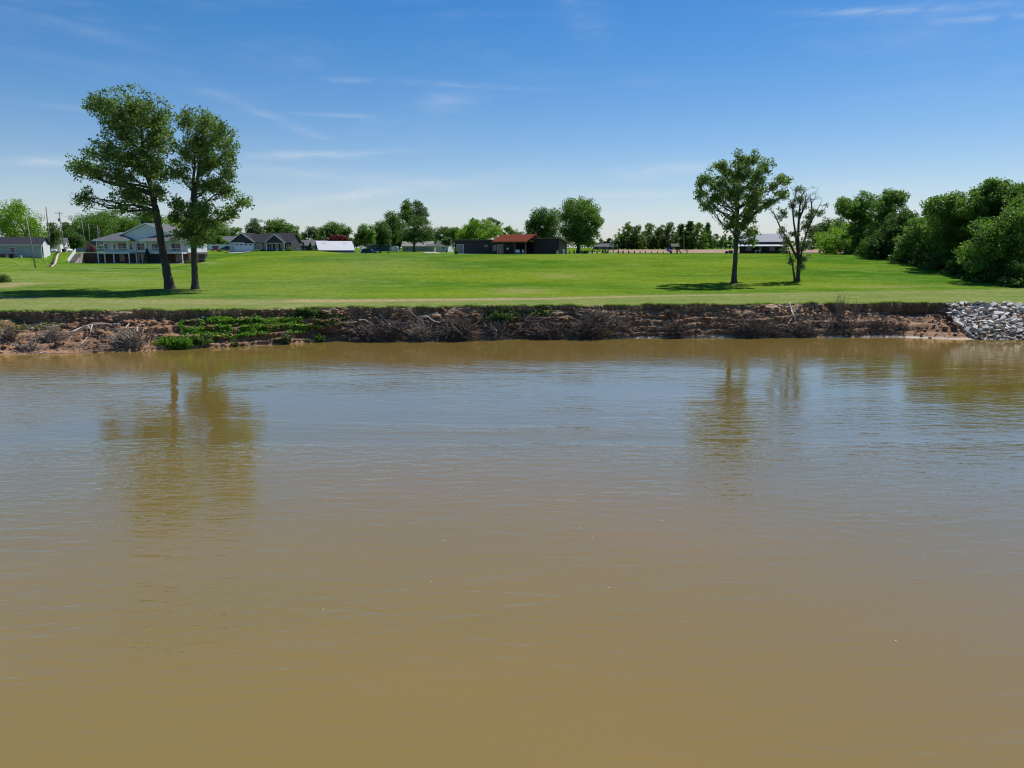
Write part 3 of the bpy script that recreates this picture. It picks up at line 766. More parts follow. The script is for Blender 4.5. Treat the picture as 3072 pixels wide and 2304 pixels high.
# ---- trees among and behind the houses
BT = [
 ('big light green tree behind the grey bungalow at the left edge', 205, [(35, 640, 48, 40), (92, 668, 36, 34), (25, 690, 44, 36), (110, 700, 28, 30), (75, 715, 46, 28), (55, 620, 26, 18), (0, 660, 34, 40)], 'leaf_bright', 11000, 90, .4),
 ('dark rounded tree right of the tall pole by the bungalow', 215, [(160, 690, 16, 20), (150, 720, 24, 22), (120, 725, 24, 18), (168, 712, 12, 18)], 'leaf_dark', 5000, 145, .25),
 ('feathery pale tree at the far end of the grass ramp', 290, [(200, 682, 14, 14), (205, 705, 16, 18), (195, 722, 14, 14)], 'leaf_pale', 3500, 202, .2),
 ('low dark olive bush left of the row of poles', 240, [(215, 715, 26, 18), (240, 728, 20, 14), (200, 705, 14, 12), (225, 735, 24, 10)], 'leaf_dark', 5000, 222, .2),
 ('broad dark tree behind the poles left of the white house', 270, [(255, 668, 36, 26), (290, 652, 36, 22), (235, 690, 28, 24), (275, 696, 44, 30), (312, 672, 36, 30)], 'leaf_green', 13000, 270, .4),
 ('rounded green tree rising behind the white house porch roof', 285, [(335, 656, 34, 24), (372, 668, 34, 24), (345, 692, 44, 26), (395, 685, 30, 24)], 'leaf_green', 11000, 345, .35),
 ('dark tree behind the ridge of the white house', 300, [(428, 656, 36, 22), (468, 664, 34, 22), (408, 680, 30, 20), (450, 686, 46, 22)], 'leaf_dark', 9000, 440, .3),
 ('yellow green tree right of the white house', 245, [(520, 684, 36, 30), (562, 676, 38, 28), (498, 712, 32, 24), (545, 718, 44, 22), (602, 694, 34, 28)], 'leaf_bright', 11000, 545, .3),
 ('tall tree behind the maroon car and white fence', 255, [(636, 684, 36, 26), (675, 694, 34, 24), (618, 708, 32, 22), (705, 698, 22, 16), (662, 714, 44, 20)], 'leaf_green', 10000, 655, .3),
 ('compact round green shrub tree in front of the white fence', 218, [(656, 722, 20, 18), (640, 732, 14, 10), (672, 732, 14, 10)], 'leaf_green', 4500, 656, .15),
 ('slim open tree behind the gap between garage and main house', 265, [(765, 672, 20, 14), (755, 690, 20, 14), (785, 692, 16, 14), (770, 704, 26, 10)], 'leaf_pale', 4500, 768, .22),
 ('dark dome shaped tree behind the charcoal house roof', 245, [(835, 674, 34, 16), (812, 686, 20, 14), (866, 688, 26, 16), (850, 700, 36, 14), (885, 705, 18, 16), (820, 700, 24, 10)], 'leaf_green', 9000, 850, .35),
 ('pale thin tree between charcoal house and white roofed barn', 310, [(936, 690, 18, 12), (920, 704, 18, 10), (948, 704, 16, 12), (905, 710, 14, 8)], 'leaf_pale', 3500, 935, .2),
 ('wide rounded tree behind the white roofed barn', 275, [(1004, 682, 36, 16), (975, 696, 22, 16), (1035, 698, 18, 18), (1005, 704, 40, 14), (1040, 715, 8, 8)], 'leaf_green', 8500, 1000, .35),
 ('dark red leaved tree just behind the white barn roof', 245, [(1014, 716, 26, 10), (995, 722, 16, 7), (1035, 722, 14, 7)], 'leaf_red', 3500, 1014, .15),
 ('rounded tree to the right of the white barn', 275, [(1096, 690, 24, 18), (1080, 706, 18, 16), (1112, 708, 18, 16), (1096, 722, 30, 12)], 'leaf_green', 6000, 1096, .25),
 ('dense tree left of the tallest trees in the middle', 290, [(1141, 682, 24, 20), (1128, 702, 20, 18), (1155, 705, 22, 20), (1145, 724, 28, 12)], 'leaf_dark', 6500, 1142, .3),
 ('broad dark tree left of centre over the arched shed', 300, [(1179, 652, 26, 22), (1168, 675, 26, 20), (1196, 680, 22, 22), (1182, 703, 30, 20), (1180, 720, 26, 10)], 'leaf_dark', 8000, 1182, .4),
 ('tallest tree of the middle clump with thin pointed top', 330, [(1222, 615, 16, 16), (1220, 635, 24, 18), (1228, 660, 26, 20), (1210, 650, 14, 14)], 'leaf_green', 5500, 1226, .35),
 ('sparse grey green tree beside the pointed one in the middle clump', 335, [(1252, 612, 18, 12), (1262, 632, 24, 18), (1275, 655, 14, 18), (1250, 650, 22, 16)], 'leaf_pale', 4800, 1258, .3),
 ('low spreading shade tree in front of the tan house', 262, [(1257, 668, 32, 20), (1226, 695, 36, 20), (1262, 700, 34, 20), (1285, 700, 14, 20), (1245, 718, 40, 10)], 'leaf_dark', 9000, 1241, .45),
 ('dark tree behind the white house at the middle', 350, [(1329, 690, 24, 14), (1310, 702, 18, 14), (1345, 705, 22, 14), (1328, 718, 30, 12)], 'leaf_dark', 5000, 1328, .3),
 ('big bright green tree behind the long dark house', 262, [(1442, 680, 40, 20), (1405, 694, 30, 20), (1478, 694, 28, 20), (1440, 704, 60, 16), (1425, 668, 16, 10), (1390, 708, 24, 10)], 'leaf_bright', 12000, 1440, .4),
 ('pale wispy tree top behind the bright tree of the dark house', 330, [(1495, 668, 14, 8), (1416, 660, 14, 6), (1470, 662, 20, 8), (1480, 680, 24, 10)], 'leaf_pale', 1600, 1480, .2),
 ('mid green tree left of the long dark house', 300, [(1362, 692, 22, 12), (1346, 700, 18, 12), (1380, 704, 20, 12), (1362, 714, 26, 8)], 'leaf_green', 4500, 1362, .25),
 ('little open tree at the left corner of the long dark house', 205, [(1339, 718, 12, 10), (1330, 728, 8, 6), (1346, 730, 8, 7)], 'leaf_pale', 1300, 1340, .09),
 ('distant tree left of the red roof peak', 420, [(1522, 688, 16, 10), (1540, 698, 16, 10), (1510, 700, 16, 10), (1560, 702, 16, 9)], 'leaf_green', 3200, 1530, .3),
 ('dark broad tree behind the right wing of the dark house', 218, [(1621, 650, 34, 24), (1654, 655, 36, 28), (1612, 688, 32, 24), (1600, 672, 22, 18), (1650, 695, 40, 26), (1600, 705, 24, 14)], 'leaf_dark', 14000, 1635, .45),
 ('tall lit tree at the right end of the dark house', 198, [(1738, 615, 42, 24), (1705, 640, 30, 26), (1775, 640, 28, 26), (1740, 655, 50, 32), (1790, 665, 18, 22), (1731, 690, 48, 30), (1770, 706, 30, 24), (1705, 705, 26, 22), (1745, 725, 36, 14)], 'leaf_green', 20000, 1733, .5),
]
for (lab, Y, el, mt, n, b, rt_) in BT:
    n = int(n * 1.2); el = [(a, b2, c * 1.14, e * 1.06) for (a, b2, c, e) in el]
    make_tree('shade_tree', lab, Y, el, mt, base=b, rt=rt_, leaf=.30 + .0006 * Y, n=n, group='trees among the houses', depth=.95, twigs=4, shell=.42)
FT = [(190, 706, 26, 20, 'leaf_green'), (250, 700, 30, 22, 'leaf_dark'), (400, 706, 34, 22, 'leaf_green'), (480, 704, 32, 22, 'leaf_dark'), (590, 706, 34, 20, 'leaf_green'), (700, 710, 26, 16, 'leaf_dark'), (740, 714, 26, 14, 'leaf_green'),
      (800, 714, 24, 14, 'leaf_dark'), (900, 718, 26, 12, 'leaf_green'), (960, 716, 26, 13, 'leaf_dark'), (1060, 722, 26, 12, 'leaf_pale'), (1120, 712, 30, 18, 'leaf_dark'), (1200, 706, 34, 24, 'leaf_dark'), (1290, 710, 30, 18, 'leaf_green'), (1400, 712, 32, 16, 'leaf_dark'), (1570, 716, 30, 14, 'leaf_green')]
FL = ['left end of the back row, near the feathery pale tree', 'back row behind the poles', 'back row behind the white house porch', 'back row behind the right part of the white house', 'back row behind the white suv', 'back row behind the dark car by the garage', 'back row behind the white garage',
      'back row behind the charcoal house ridge', 'back row behind the low house with chimney', 'back row left of the red leaved tree', 'back row in the gap right of the white roofed barn', 'back row behind the dark blue house', 'back row behind the arched shed', 'back row behind the tan house', 'back row behind the left wing of the black house', 'back row behind the rust red roof']
for (px, py, rx, ry, mt), w in zip(FT, FL):
    make_tree('background_tree', 'low hazy tree, ' + w, 430, [(px, py, rx * .8, ry * .7), (px - rx * .5, py + ry * .6, rx * .7, ry * .6), (px + rx * .5, py + ry * .5, rx * .7, ry * .6), (px, 732, rx, 9)], mt, rt=.4, leaf=.62, n=4200, group='back row of trees', depth=.9, twigs=2, rc=1.2)
for k, (px, w_) in enumerate([(1112, 30), (1165, 34), (1215, 36), (1275, 30)]):
    make_tree('understory_shrub', ['leftmost dark thicket under the middle clump of trees', 'dark thicket behind the arched shed', 'dark thicket left of the tan house wall', 'rightmost dark thicket under the middle clump'][k], 312,
              [(px, 718, w_, 14), (px - w_ * .5, 728, w_ * .7, 10), (px + w_ * .5, 726, w_ * .7, 11), (px + 4, 706, w_ * .8, 12)], 'leaf_dark', rt=.15, leaf=.5, n=5200, group='thickets under the middle trees', cat='shrub', depth=.7, twigs=2, rc=1.0)
# ---- wood across the field
for k, (px, py, rx, ry, mt) in enumerate([(1863, 722, 22, 16, 'leaf_dark'), (1882, 700, 26, 22, 'leaf_green'), (1909, 708, 22, 22, 'leaf_dark'), (1946, 700, 24, 22, 'leaf_green'), (1975, 712, 20, 20, 'leaf_dark'),
        (2002, 698, 26, 22, 'leaf_dark'), (2040, 700, 14, 20, 'leaf_dark'), (2069, 688, 12, 18, 'leaf_pale'), (2092, 696, 24, 20, 'leaf_green'), (2121, 702, 12, 22, 'leaf_dark'), (2055, 715, 22, 16, 'leaf_green')]):
    lab = ['low dark tree at the left end of the far field wood', 'rounded tree near the left end of the far field wood', 'dark tree between two lighter ones in the far field wood', 'broad light green tree in the far field wood',
           'shaded tree left of the play set in the far field wood', 'tall dark tree above the play set roof', 'narrow dark tree right of the play set in the far wood', 'pale pointed tree above the far field wood',
           'light green tree right of the pale pointed one', 'slim dark tree at the right end of the far field wood', 'low green tree under the pale pointed one'][k]
    py -= 5; ry *= 1.2
    make_tree('field_edge_tree', lab, 600 - 8 * (k % 3), [(px, py, rx, ry), (px - rx * .7, py + ry * .8, rx * .9, ry * .8), (px + rx * .7, py + ry * .8, rx * .9, ry * .8), (px - rx * .5, 734, rx * 1.1, 13), (px + rx * .6, 738, rx * 1.1, 11), (px + rx * .2, py - ry * .6, rx * .5, ry * .5)],
              mt, rt=.45, leaf=.85, n=8500, group='wood across the ploughed field', depth=.9, twigs=2, rc=1.5)
for k, (px, rx, mt) in enumerate([(1905, 12, 'leaf_green'), (1925, 14, 'leaf_bright'), (1950, 10, 'leaf_green'), (2035, 12, 'leaf_green'), (2072, 13, 'leaf_bright'), (2110, 12, 'leaf_green')]):
    make_tree('field_bush', ['leftmost pale bush at the foot of the far field wood', 'bright bush at the foot of the far field wood left of the play set', 'small bush at the foot of the far wood behind the slide',
        'bush at the foot of the far wood right of the play set roof', 'bright bush at the foot of the far wood right of the swing frame', 'rightmost bush at the foot of the far field wood'][k], 585,
        [(px, 740, rx, 6), (px - rx * .5, 743, rx * .7, 4), (px + rx * .6, 743, rx * .7, 4)], mt, rt=.1, leaf=.6, n=1500, cat='bush', group='bushes at the foot of the far wood', twigs=2, rc=1.0)
for k, px in enumerate([2142, 2152, 2165, 2176, 2190, 2206, 2225]):
    make_tree('distant_tree', ['first', 'second', 'third', 'fourth', 'fifth', 'sixth', 'last'][k] + ' tree from the left in the hazy far row left of the black barn', 900 + 20 * (k % 2),
              [(px, 716 - 5 * (k % 2), 8, 12), (px, 730, 10, 10), (px, 740, 10, 6)], 'leaf_green', rt=.4, leaf=1.1, n=1500, group='hazy far row of trees', depth=.9, twigs=1, rc=1.6)
for k, (px, py) in enumerate([(1802, 724), (1815, 728), (1828, 720)]):
    make_tree('distant_tree', ['left', 'middle', 'right'][k] + ' one of three small far trees right of the tall lit tree', 700, [(px, py, 8, 8), (px + 3, py + 9, 8, 7), (px - 3, py + 10, 8, 7)], ['leaf_pale', 'leaf_green', 'leaf_pale'][k], rt=.3, leaf=.9, n=1100, group='small far trees by the brick ranch', twigs=2, rc=1.2)
# the far-off woods on the horizon, one mass
r = np.random.default_rng(55)
n = 60000
xx = r.uniform(-1600, 1600, n); yy = 1250 + r.uniform(-20, 20, n)
top = 9 + 5.5 * fbm(xx * .012, 3.0, 0, 4) + 4
zz = terrain(xx, yy) + np.maximum(.5, top) * r.uniform(0, 1, n) ** .6
V, Q, T = leaves(np.stack([xx, yy, zz], -1), 2.6, unit(r.normal(size=(n, 3)) + np.array((0, -.5, .4))), r, r.uniform(0, 1, n), .8)
tag(link('distant_woods', mesh_np('distant_woods', V, Q, False, {'tint': T}), None, 'leaf_green'), 'thin line of far-off woods along the horizon', 'woods', kind='stuff')

# ------------------------------------------------------------------ on the bank
def project(X, Y, Z):
    d = Y * CP + (HC - Z) * SP
    return 1536 + F * X / d, 1152 - F * (Y * SP + (Z - HC) * CP) / d
BX2 = np.broadcast_to(BANK_X[:, None], BANK_Y.shape)
BPX, BPY = project(BX2, BANK_Y, BANK_Z)
def bank_points(regions, n, r, zmin=.05, rough=.5):
    """random points of the bank surface inside soft ellipses (px, py, rx, ry, density)"""
    w = np.zeros(BPX.shape)
    for (a, b, ra, rb, dn) in regions:
        q = ((BPX - a) / ra) ** 2 + ((BPY - b) / rb) ** 2 + rough * fbm(BX2 * .9, BANK_Z * 1.4, a * .01, 3)
        w = np.maximum(w, dn * np.clip((1.15 - q) * 2.5, 0, 1))
    w = w * (BANK_Z > zmin) * (np.abs(BX2) < 80)
    k = r.choice(w.size, n, p=(w / w.sum()).ravel())
    i, j = np.unravel_index(k, w.shape)
    P = np.stack([BX2[i, j], BANK_Y[i, j], BANK_Z[i, j]], -1)
    return P + r.normal(size=P.shape) * np.array((.09, .06, .06))
def blades(B, D, ln, wd, r, tint):
    n = len(B); side = unit(np.cross(D, r.normal(size=(n, 3)))) * (wd * r.uniform(.6, 1.3, n))[:, None]
    ln = (ln * r.uniform(.5, 1.3, n))[:, None]
    V = np.stack([B - side, B + side, B + D * ln], 1).reshape(-1, 3)
    return V, np.arange(3 * n).reshape(-1, 3), np.repeat(tint, 3)

r = np.random.default_rng(21)
# green creeper on the slope
P = bank_points([(720, 985, 150, 26, .55), (760, 968, 130, 9, 1), (640, 960, 60, 12, .8), (590, 972, 70, 12, .5), (860, 962, 60, 8, .8), (610, 942, 50, 9, .6), (880, 985, 60, 16, .3), (640, 1000, 70, 12, .45)], 14000, r, .05, 1.5)
V, Q, T = leaves(P + np.array((0, -.10, .10)) * r.uniform(0, 1.3, (len(P), 1)), (.13 + .13 * r.uniform(0, 1, len(P))), unit(r.normal(size=P.shape) + np.array((0, -.5, .9))), r,
                 np.clip(.35 + .5 * fbm(P[:, 0] * .7, P[:, 2] * 1.8, 0, 3) + .3 * r.uniform(0, 1, len(P)), 0, 1), .8)
tag(link('creeper_cover', mesh_np('creeper_cover', V, Q, False, {'tint': T}), None, 'leaf_vine'), 'bright green creeper covering the bank slope left of centre', 'creeper', kind='stuff')
P = bank_points([(60, 978, 120, 18, 1), (20, 950, 60, 10, .6), (20, 995, 60, 14, .8), (1750, 1000, 40, 14, .15)], 2600, r, .05, 1.2)
V, Q, T = leaves(P + np.array((0, -.06, .06)), .15, unit(r.normal(size=P.shape) + np.array((0, -.5, .9))), r, r.uniform(0, .7, len(P)), .5)
tag(link('weed_cover', mesh_np('weed_cover', V, Q, False, {'tint': T}), None, 'leaf_green'), 'dull green weeds on the bank at the left edge', 'weeds', kind='stuff')
P = bank_points([(1505, 945, 55, 26, 1), (1620, 935, 60, 16, .8), (930, 942, 60, 14, .8), (985, 960, 70, 20, .4)], 5200, r, .5)
V, Q, T = leaves(P + np.array((0, -.1, .04)), .22, unit(r.normal(size=P.shape) + np.array((0, -.6, .6))), r, r.uniform(0, .8, len(P)), .6)
tag(link('hanging_foliage', mesh_np('hanging_foliage', V, Q, False, {'tint': T}), None, 'leaf_dark'), 'dark leaves hanging over the bank edge near the middle', 'foliage', kind='stuff')
# turf fringe along the edge: green blades above, dry roots and grass hanging under it
n = 30000
X = r.uniform(-72, 49.8, n); Yl = ytop(X); Zl = np.interp(X, xs, Zg[:, 0])
B = np.stack([X, Yl + r.uniform(0, .45, n), Zl - .02], -1)
D = unit(np.stack([r.normal(size=n) * .5, -r.uniform(.1, .9, n), r.uniform(.25, 1, n)], -1))
V, Q, T = blades(B, D, .28, .022, r, r.uniform(0, 1, n))
tag(link('turf_fringe', mesh_np('turf_fringe', V, Q, False, {'tint': T}), None, 'grass_blade'), 'ragged grass fringe along the top of the bank', 'grass', kind='stuff')
n = 52000
X = r.uniform(-72, 52, n)
keep = fbm(X * .35, 4.4, 0, 3) + .35 * r.normal(size=n) > -.35
X = X[keep]; n = len(X); dz = r.uniform(0, 1, n) ** 1.5 * 1.0
Yl = ytop(X); Zl = np.interp(X, xs, Zg[:, 0])
B = np.stack([X, Yl - .05 + .10 * dz, Zl - .03 - dz], -1)
D = unit(np.stack([r.normal(size=n) * .35, -r.uniform(.0, .5, n), -r.uniform(.5, 1, n)], -1))
V, Q, T = blades(B, D, .38, .022, r, np.clip(fbm(X * .5, 9.1, 0, 3) * .5 + .35 + .35 * r.normal(size=n), 0, 1))
tag(link('dry_grass', mesh_np('dry_grass', V, Q, False, {'tint': T}), None, 'dry_blade'), 'dry grass and roots hanging from the bank edge', 'grass', kind='stuff')
# fallen clods and twigs strewn over the slope
tb = Tubes()
P = bank_points([(250, 1010, 280, 40, 1), (1250, 985, 280, 38, 1), (1750, 980, 260, 40, .8), (2400, 975, 420, 36, .9), (2050, 985, 120, 30, .35)], 3400, r, .05)
for p in P:
    d = unit(r.normal(size=3) * np.array((1, .35, .45)) + np.array((0, -.2, -.2))); L = r.uniform(.25, 1.1)
    tb.add(np.array([p + (0, -.12, .05), p + d * L * .5 + r.normal(size=3) * .06 + (0, -.15, .06), p + d * L + (0, -.18, .04)]), [.03, .022, .01], 3)
tag(link('twig_litter', tb.mesh('twig_litter'), None, 'grey_brush_wood'), 'small dead twigs strewn over the bank slope', 'twigs', kind='stuff')

# crumbled soil lying on the ledges
mbs = []
P = bank_points([(0, 1000, 900, 70, .6), (900, 985, 900, 60, 1), (1800, 975, 700, 60, 1), (2500, 970, 420, 60, 1)], 5200, r, .05, .2)
cv = unit(r.normal(size=(8, 3))); box8 = np.array([(x, y, z) for x in (-1, 1) for y in (-1, 1) for z in (-1, 1)], float)
q6 = np.array([(0, 1, 3, 2), (4, 6, 7, 5), (0, 4, 5, 1), (2, 3, 7, 6), (0, 2, 6, 4), (1, 5, 7, 3)])
sz_ = np.clip(r.lognormal(math.log(.09), .5, len(P)), .04, .32)
rotz = r.uniform(0, 6.28, len(P)); cz, sz2 = np.cos(rotz), np.sin(rotz)
Vc = box8[None] * (r.uniform(.45, 1.0, (len(P), 8, 3))) * np.array((1.2, 1, .7)) * sz_[:, None, None]
Vc = np.stack([Vc[..., 0] * cz[:, None] - Vc[..., 1] * sz2[:, None], Vc[..., 0] * sz2[:, None] + Vc[..., 1] * cz[:, None], Vc[..., 2]], -1) + P[:, None, :] + np.array((0, -.03, .02))
tag(link('soil_clods', mesh_np('soil_clods', Vc.reshape(-1, 3), (np.arange(len(P))[:, None, None] * 8 + q6[None]).reshape(-1, 4)), None, 'river_soil'), 'crumbled brown clods of earth on the bank slope', 'soil', kind='stuff')

def brush(px, py, rx, ry, label, n=150, m='brush_wood', up=.35, thick=.045, group='brush piles on the bank'):
    p0 = on_bank2(px, py)
    s = p0[1] / F
    a, b = rx * s, ry * s
    rr = np.random.default_rng(int(px * 7 + py))
    tb = Tubes()
    c = p0 + np.array((0, -.25 * min(a, b), -.3 * b))
    for k in range(n):
        st = c + rr.normal(size=3) * np.array((.30 * a, .25 * b, .25 * b))
        d = unit(rr.normal(size=3) * np.array((1.0, .6, .75)) + np.array((0, -.35, up)))
        L = rr.uniform(.45, 1.15) * (a + b) * .55
        e = st + d * L * np.array((1, .6, b / max(a, b) * .6 + .4))
        mid = .5 * (st + e) + rr.normal(size=3) * .18 * L
        q = bez(st, mid, e, 6)
        q[:, 2] = np.maximum(q[:, 2], .02)
        t0 = thick * rr.uniform(.5, 1.7)
        tb.add(q, np.linspace(t0, t0 * .3, 6), 3)
        for _ in range(2):
            g = q[rr.integers(2, 5)]; e2 = g + unit(d + rr.normal(size=3) * .8) * L * rr.uniform(.2, .45)
            e2[2] = max(e2[2], .02)
            tb.add(np.array([g, .5 * (g + e2) + rr.normal(size=3) * .05 * L, e2]), [t0 * .5, t0 * .35, t0 * .2], 3)
    root = link('brush_pile', tb.mesh('brush_pile', c), None, m, c)
    return tag(root, label, 'brush', group)
for a in [
    (396, 1018, 42, 40, 'grey tangle of dead brush left of the bright green bush', 240, 'grey_brush_wood'),
    (160, 1012, 34, 34, 'dead brush on the left part of the bank under the pale log', 150, 'grey_brush_wood'),
    (85, 1042, 40, 24, 'low dead brush at the waterline near the left edge', 130, 'grey_brush_wood'),
    (30, 1010, 34, 34, 'twiggy dead brush at the left edge of the photo', 110, 'brush_wood'),
    (1110, 1000, 52, 34, 'large dark brush heap at the water left of centre', 300, 'brush_wood'),
    (1175, 985, 44, 34, 'brush heap crossed by pale logs left of centre', 200, 'brush_wood'),
    (1262, 995, 38, 34, 'root tangle at the waterline between two brush heaps near centre', 180, 'grey_brush_wood'),
    (1372, 985, 50, 48, 'tall bushy heap of dark roots near the centre of the bank', 280, 'brush_wood'),
    (1492, 985, 26, 34, 'small root tangle under the dark hanging leaves', 110, 'grey_brush_wood'),
    (1640, 995, 62, 28, 'wide low brush heap left of the densest one', 240, 'brush_wood'),
    (1760, 985, 58, 42, 'densest and darkest brush heap right of centre', 420, 'brush_wood'),
    (1790, 945, 50, 26, 'upright twigs sprouting above the densest brush heap', 160, 'grey_brush_wood'),
    (1850, 975, 28, 34, 'reddish twigs at the right flank of the densest heap', 110, 'grey_brush_wood'),
    (2020, 990, 34, 32, 'round isolated brush ball on the bare bank', 260, 'brush_wood'),
    (2012, 938, 22, 15, 'root mass hanging at the bank edge above the round brush ball', 110, 'brush_wood'),
    (2246, 985, 48, 30, 'spreading brush below the single cottonwood', 230, 'brush_wood'),
    (2310, 990, 36, 24, 'dark brush between the spreading brush and the tall pale log', 150, 'brush_wood'),
    (2392, 992, 44, 26, 'brush heap at the foot of the tall pale log', 220, 'brush_wood'),
    (2510, 980, 48, 32, 'brush heap below the tall thin twigs on the right', 240, 'brush_wood'),
    (2620, 982, 46, 30, 'rightmost large brush heap before the grey stones', 240, 'brush_wood'),
    (2690, 985, 36, 26, 'low brush just left of the bare bank before the grey stones', 120, 'brush_wood')]:
    brush(*a[:5], int(a[5] * 1.3), a[6])
def sapling(px, py, h, label, n=26, m='grey_brush_wood'):
    p0 = on_bank2(px, py); rr = np.random.default_rng(int(px))
    tb = Tubes()
    for k in range(n):
        d = np.array((rr.normal() * .16, rr.normal() * .12 - .05, 1)); L = h * rr.uniform(.45, 1.0)
        st = p0 + rr.normal(size=3) * (.22, .1, .02)
        q = bez(st, st + d * L * .5 + rr.normal(size=3) * .05, st + d * L + rr.normal(size=3) * .12, 6)
        tb.add(q, np.linspace(.024, .008, 6), 3)
        for _ in range(4):
            g = q[rr.integers(2, 6)]; tb.add(np.array([g, g + np.array((rr.normal() * .15, rr.normal() * .1, .25)) * L * .4]), [.012, .006], 3)
    tag(link('bare_sapling', tb.mesh('bare_sapling', p0), None, m, p0), label, 'sapling', 'bare saplings on the bank')
sapling(2520, 950, 2.9, 'tall thin bare twigs standing above the bank edge on the right', 22)
sapling(2565, 945, 1.6, 'shorter bare twigs just right of the tall thin ones')
sapling(1262, 940, 1.1, 'bare twigs at the bank edge near the centre logs', 12)
sapling(870, 965, 1.6, 'single thin bare stem rising from the green creeper', 3)

# driftwood logs, each bent a little
LOGS = [
 ([(217, 1000), (250, 985), (289, 975), (330, 974), (340, 977)], .10, 'driftwood', 'longest pale curved log on the left part of the bank', [((268, 980), (288, 1000)), ((283, 977), (278, 1000))]),
 ([(342, 976), (378, 974)], .07, 'driftwood', 'short pale log continuing the long curved one', []),
 ([(379, 988), (393, 973)], .08, 'driftwood', 'short pale stick leaning left of the grey tangle', []),
 ([(415, 998), (417, 980), (430, 976)], .09, 'driftwood', 'bleached forked stick above the grey tangle', [((417, 982), (438, 975))]),
 ([(432, 1002), (436, 985)], .05, 'driftwood', 'thin bleached stick beside the forked one', []),
 ([(124, 1062), (152, 1059)], .09, 'driftwood', 'white log lying at the waterline near the left edge', []),
 ([(135, 981), (165, 984), (180, 979)], .06, 'driftwood', 'pale root piece left of the long curved log', [((160, 984), (172, 972))]),
 ([(250, 1035), (268, 1013)], .05, 'driftwood', 'thin pale stick below the long curved log', []),
 ([(100, 1062), (140, 1048)], .05, 'grey_driftwood', 'grey stick by the water left of the white log', []),
 ([(440, 1050), (452, 1030), (455, 1015)], .05, 'grey_driftwood', 'grey stick standing at the water left of the bright bush', []),
 ([(1078, 964), (1095, 962), (1112, 972)], .09, 'driftwood', 'pale curved root left of the crossed logs', []),
 ([(1139, 944), (1150, 955), (1168, 970), (1182, 990), (1188, 997)], .10, 'driftwood', 'long pale log slanting down through the brush left of centre', [((1160, 963), (1172, 985))]),
 ([(1147, 982), (1160, 998), (1174, 1016)], .08, 'grey_driftwood', 'grey log slanting to the water below the long pale one', []),
 ([(1185, 971), (1215, 973), (1240, 970)], .08, 'grey_driftwood', 'level grey log left of the root tangle', []),
 ([(1223, 928), (1240, 945), (1262, 962), (1278, 985)], .08, 'grey_driftwood', 'dark log sliding down from the bank edge near centre', []),
 ([(1255, 952), (1285, 952), (1300, 965), (1320, 971)], .10, 'driftwood', 'bent pale log near the centre of the bank', []),
 ([(1296, 990), (1320, 968)], .05, 'driftwood', 'thin pale stick below the bent pale log', []),
 ([(1312, 985), (1318, 1010), (1312, 1024)], .06, 'driftwood', 'pale forked root standing in front of the root tangle', [((1316, 990), (1332, 1018))]),
 ([(1576, 964), (1616, 963)], .07, 'driftwood', 'straight level pale pole right of the hanging leaves', []),
 ([(1532, 1010), (1556, 990), (1575, 968)], .10, 'brush_wood', 'dark slanting log left of the level pale pole', []),
 ([(1655, 941), (1700, 940)], .05, 'driftwood', 'thin pale stick high on the bank right of centre', []),
 ([(1815, 965), (1822, 985)], .07, 'driftwood', 'short white stick inside the densest brush heap', []),
 ([(1822, 960), (1842, 950)], .05, 'driftwood', 'bleached twig at the right of the densest heap', []),
 ([(2365, 911), (2369, 930), (2378, 948), (2383, 968)], .13, 'driftwood', 'tall pale log leaning up to the bank edge on the right', []),
 ([(2360, 974), (2375, 955)], .06, 'driftwood', 'thin pale stick leaning against the tall pale log', []),
 ([(2467, 981), (2475, 972), (2483, 958)], .06, 'driftwood', 'thin pale stick right of the tall pale log', []),
 ([(2421, 970), (2428, 985)], .10, 'driftwood', 'stubby white stump between the thin sticks on the right', []),
 ([(2228, 945), (2244, 940)], .08, 'driftwood', 'bleached root end at the left of the spreading brush', [((2236, 943), (2243, 934))]),
 ([(2244, 960), (2256, 948)], .04, 'driftwood', 'thin yellowish stick over the spreading brush', []),
 ([(2719, 953), (2738, 960), (2757, 966)], .06, 'driftwood', 'pale stick lying on the bare bank before the grey stones', []),
 ([(2792, 981), (2802, 966), (2811, 957)], .06, 'grey_driftwood', 'grey stick leaning beside the grey stones', []),
]
for (pts, rad, m, lab, forks) in LOGS:
    P = np.array([on_bank2(*q) + np.array((0, -.28, .12)) for q in pts])
    t = np.linspace(0, len(P) - 1, 12)
    pp = np.stack([np.interp(t, range(len(P)), P[:, k]) for k in range(3)], -1)
    pp[1:-1] = .25 * pp[:-2] + .5 * pp[1:-1] + .25 * pp[2:]
    pp[1:-1] += np.random.default_rng(int(pts[0][0])).normal(size=(10, 3)) * .025
    mb = MB(); o0 = pp[0]
    mb.tube(pp - o0, np.linspace(rad, rad * .5, 12), 7)
    lg = mb.build('driftwood_log', m, None, o0, True)
    tag(lg, lab, 'log', 'driftwood on the bank')
    for (a, b) in forks:
        A, Bq = on_bank2(*a) + np.array((0, -.28, .12)), on_bank2(*b) + np.array((0, -.42, .1))
        i = int(np.argmin(np.linalg.norm(pp - A, axis=1))); A = pp[i]
        MB().tube([A - o0, .5 * (A + Bq) - o0 + np.array((.05, -.08, 0)), Bq - o0], [rad * .7, rad * .5, rad * .25], 5).build('branch', m, lg, smooth=True)

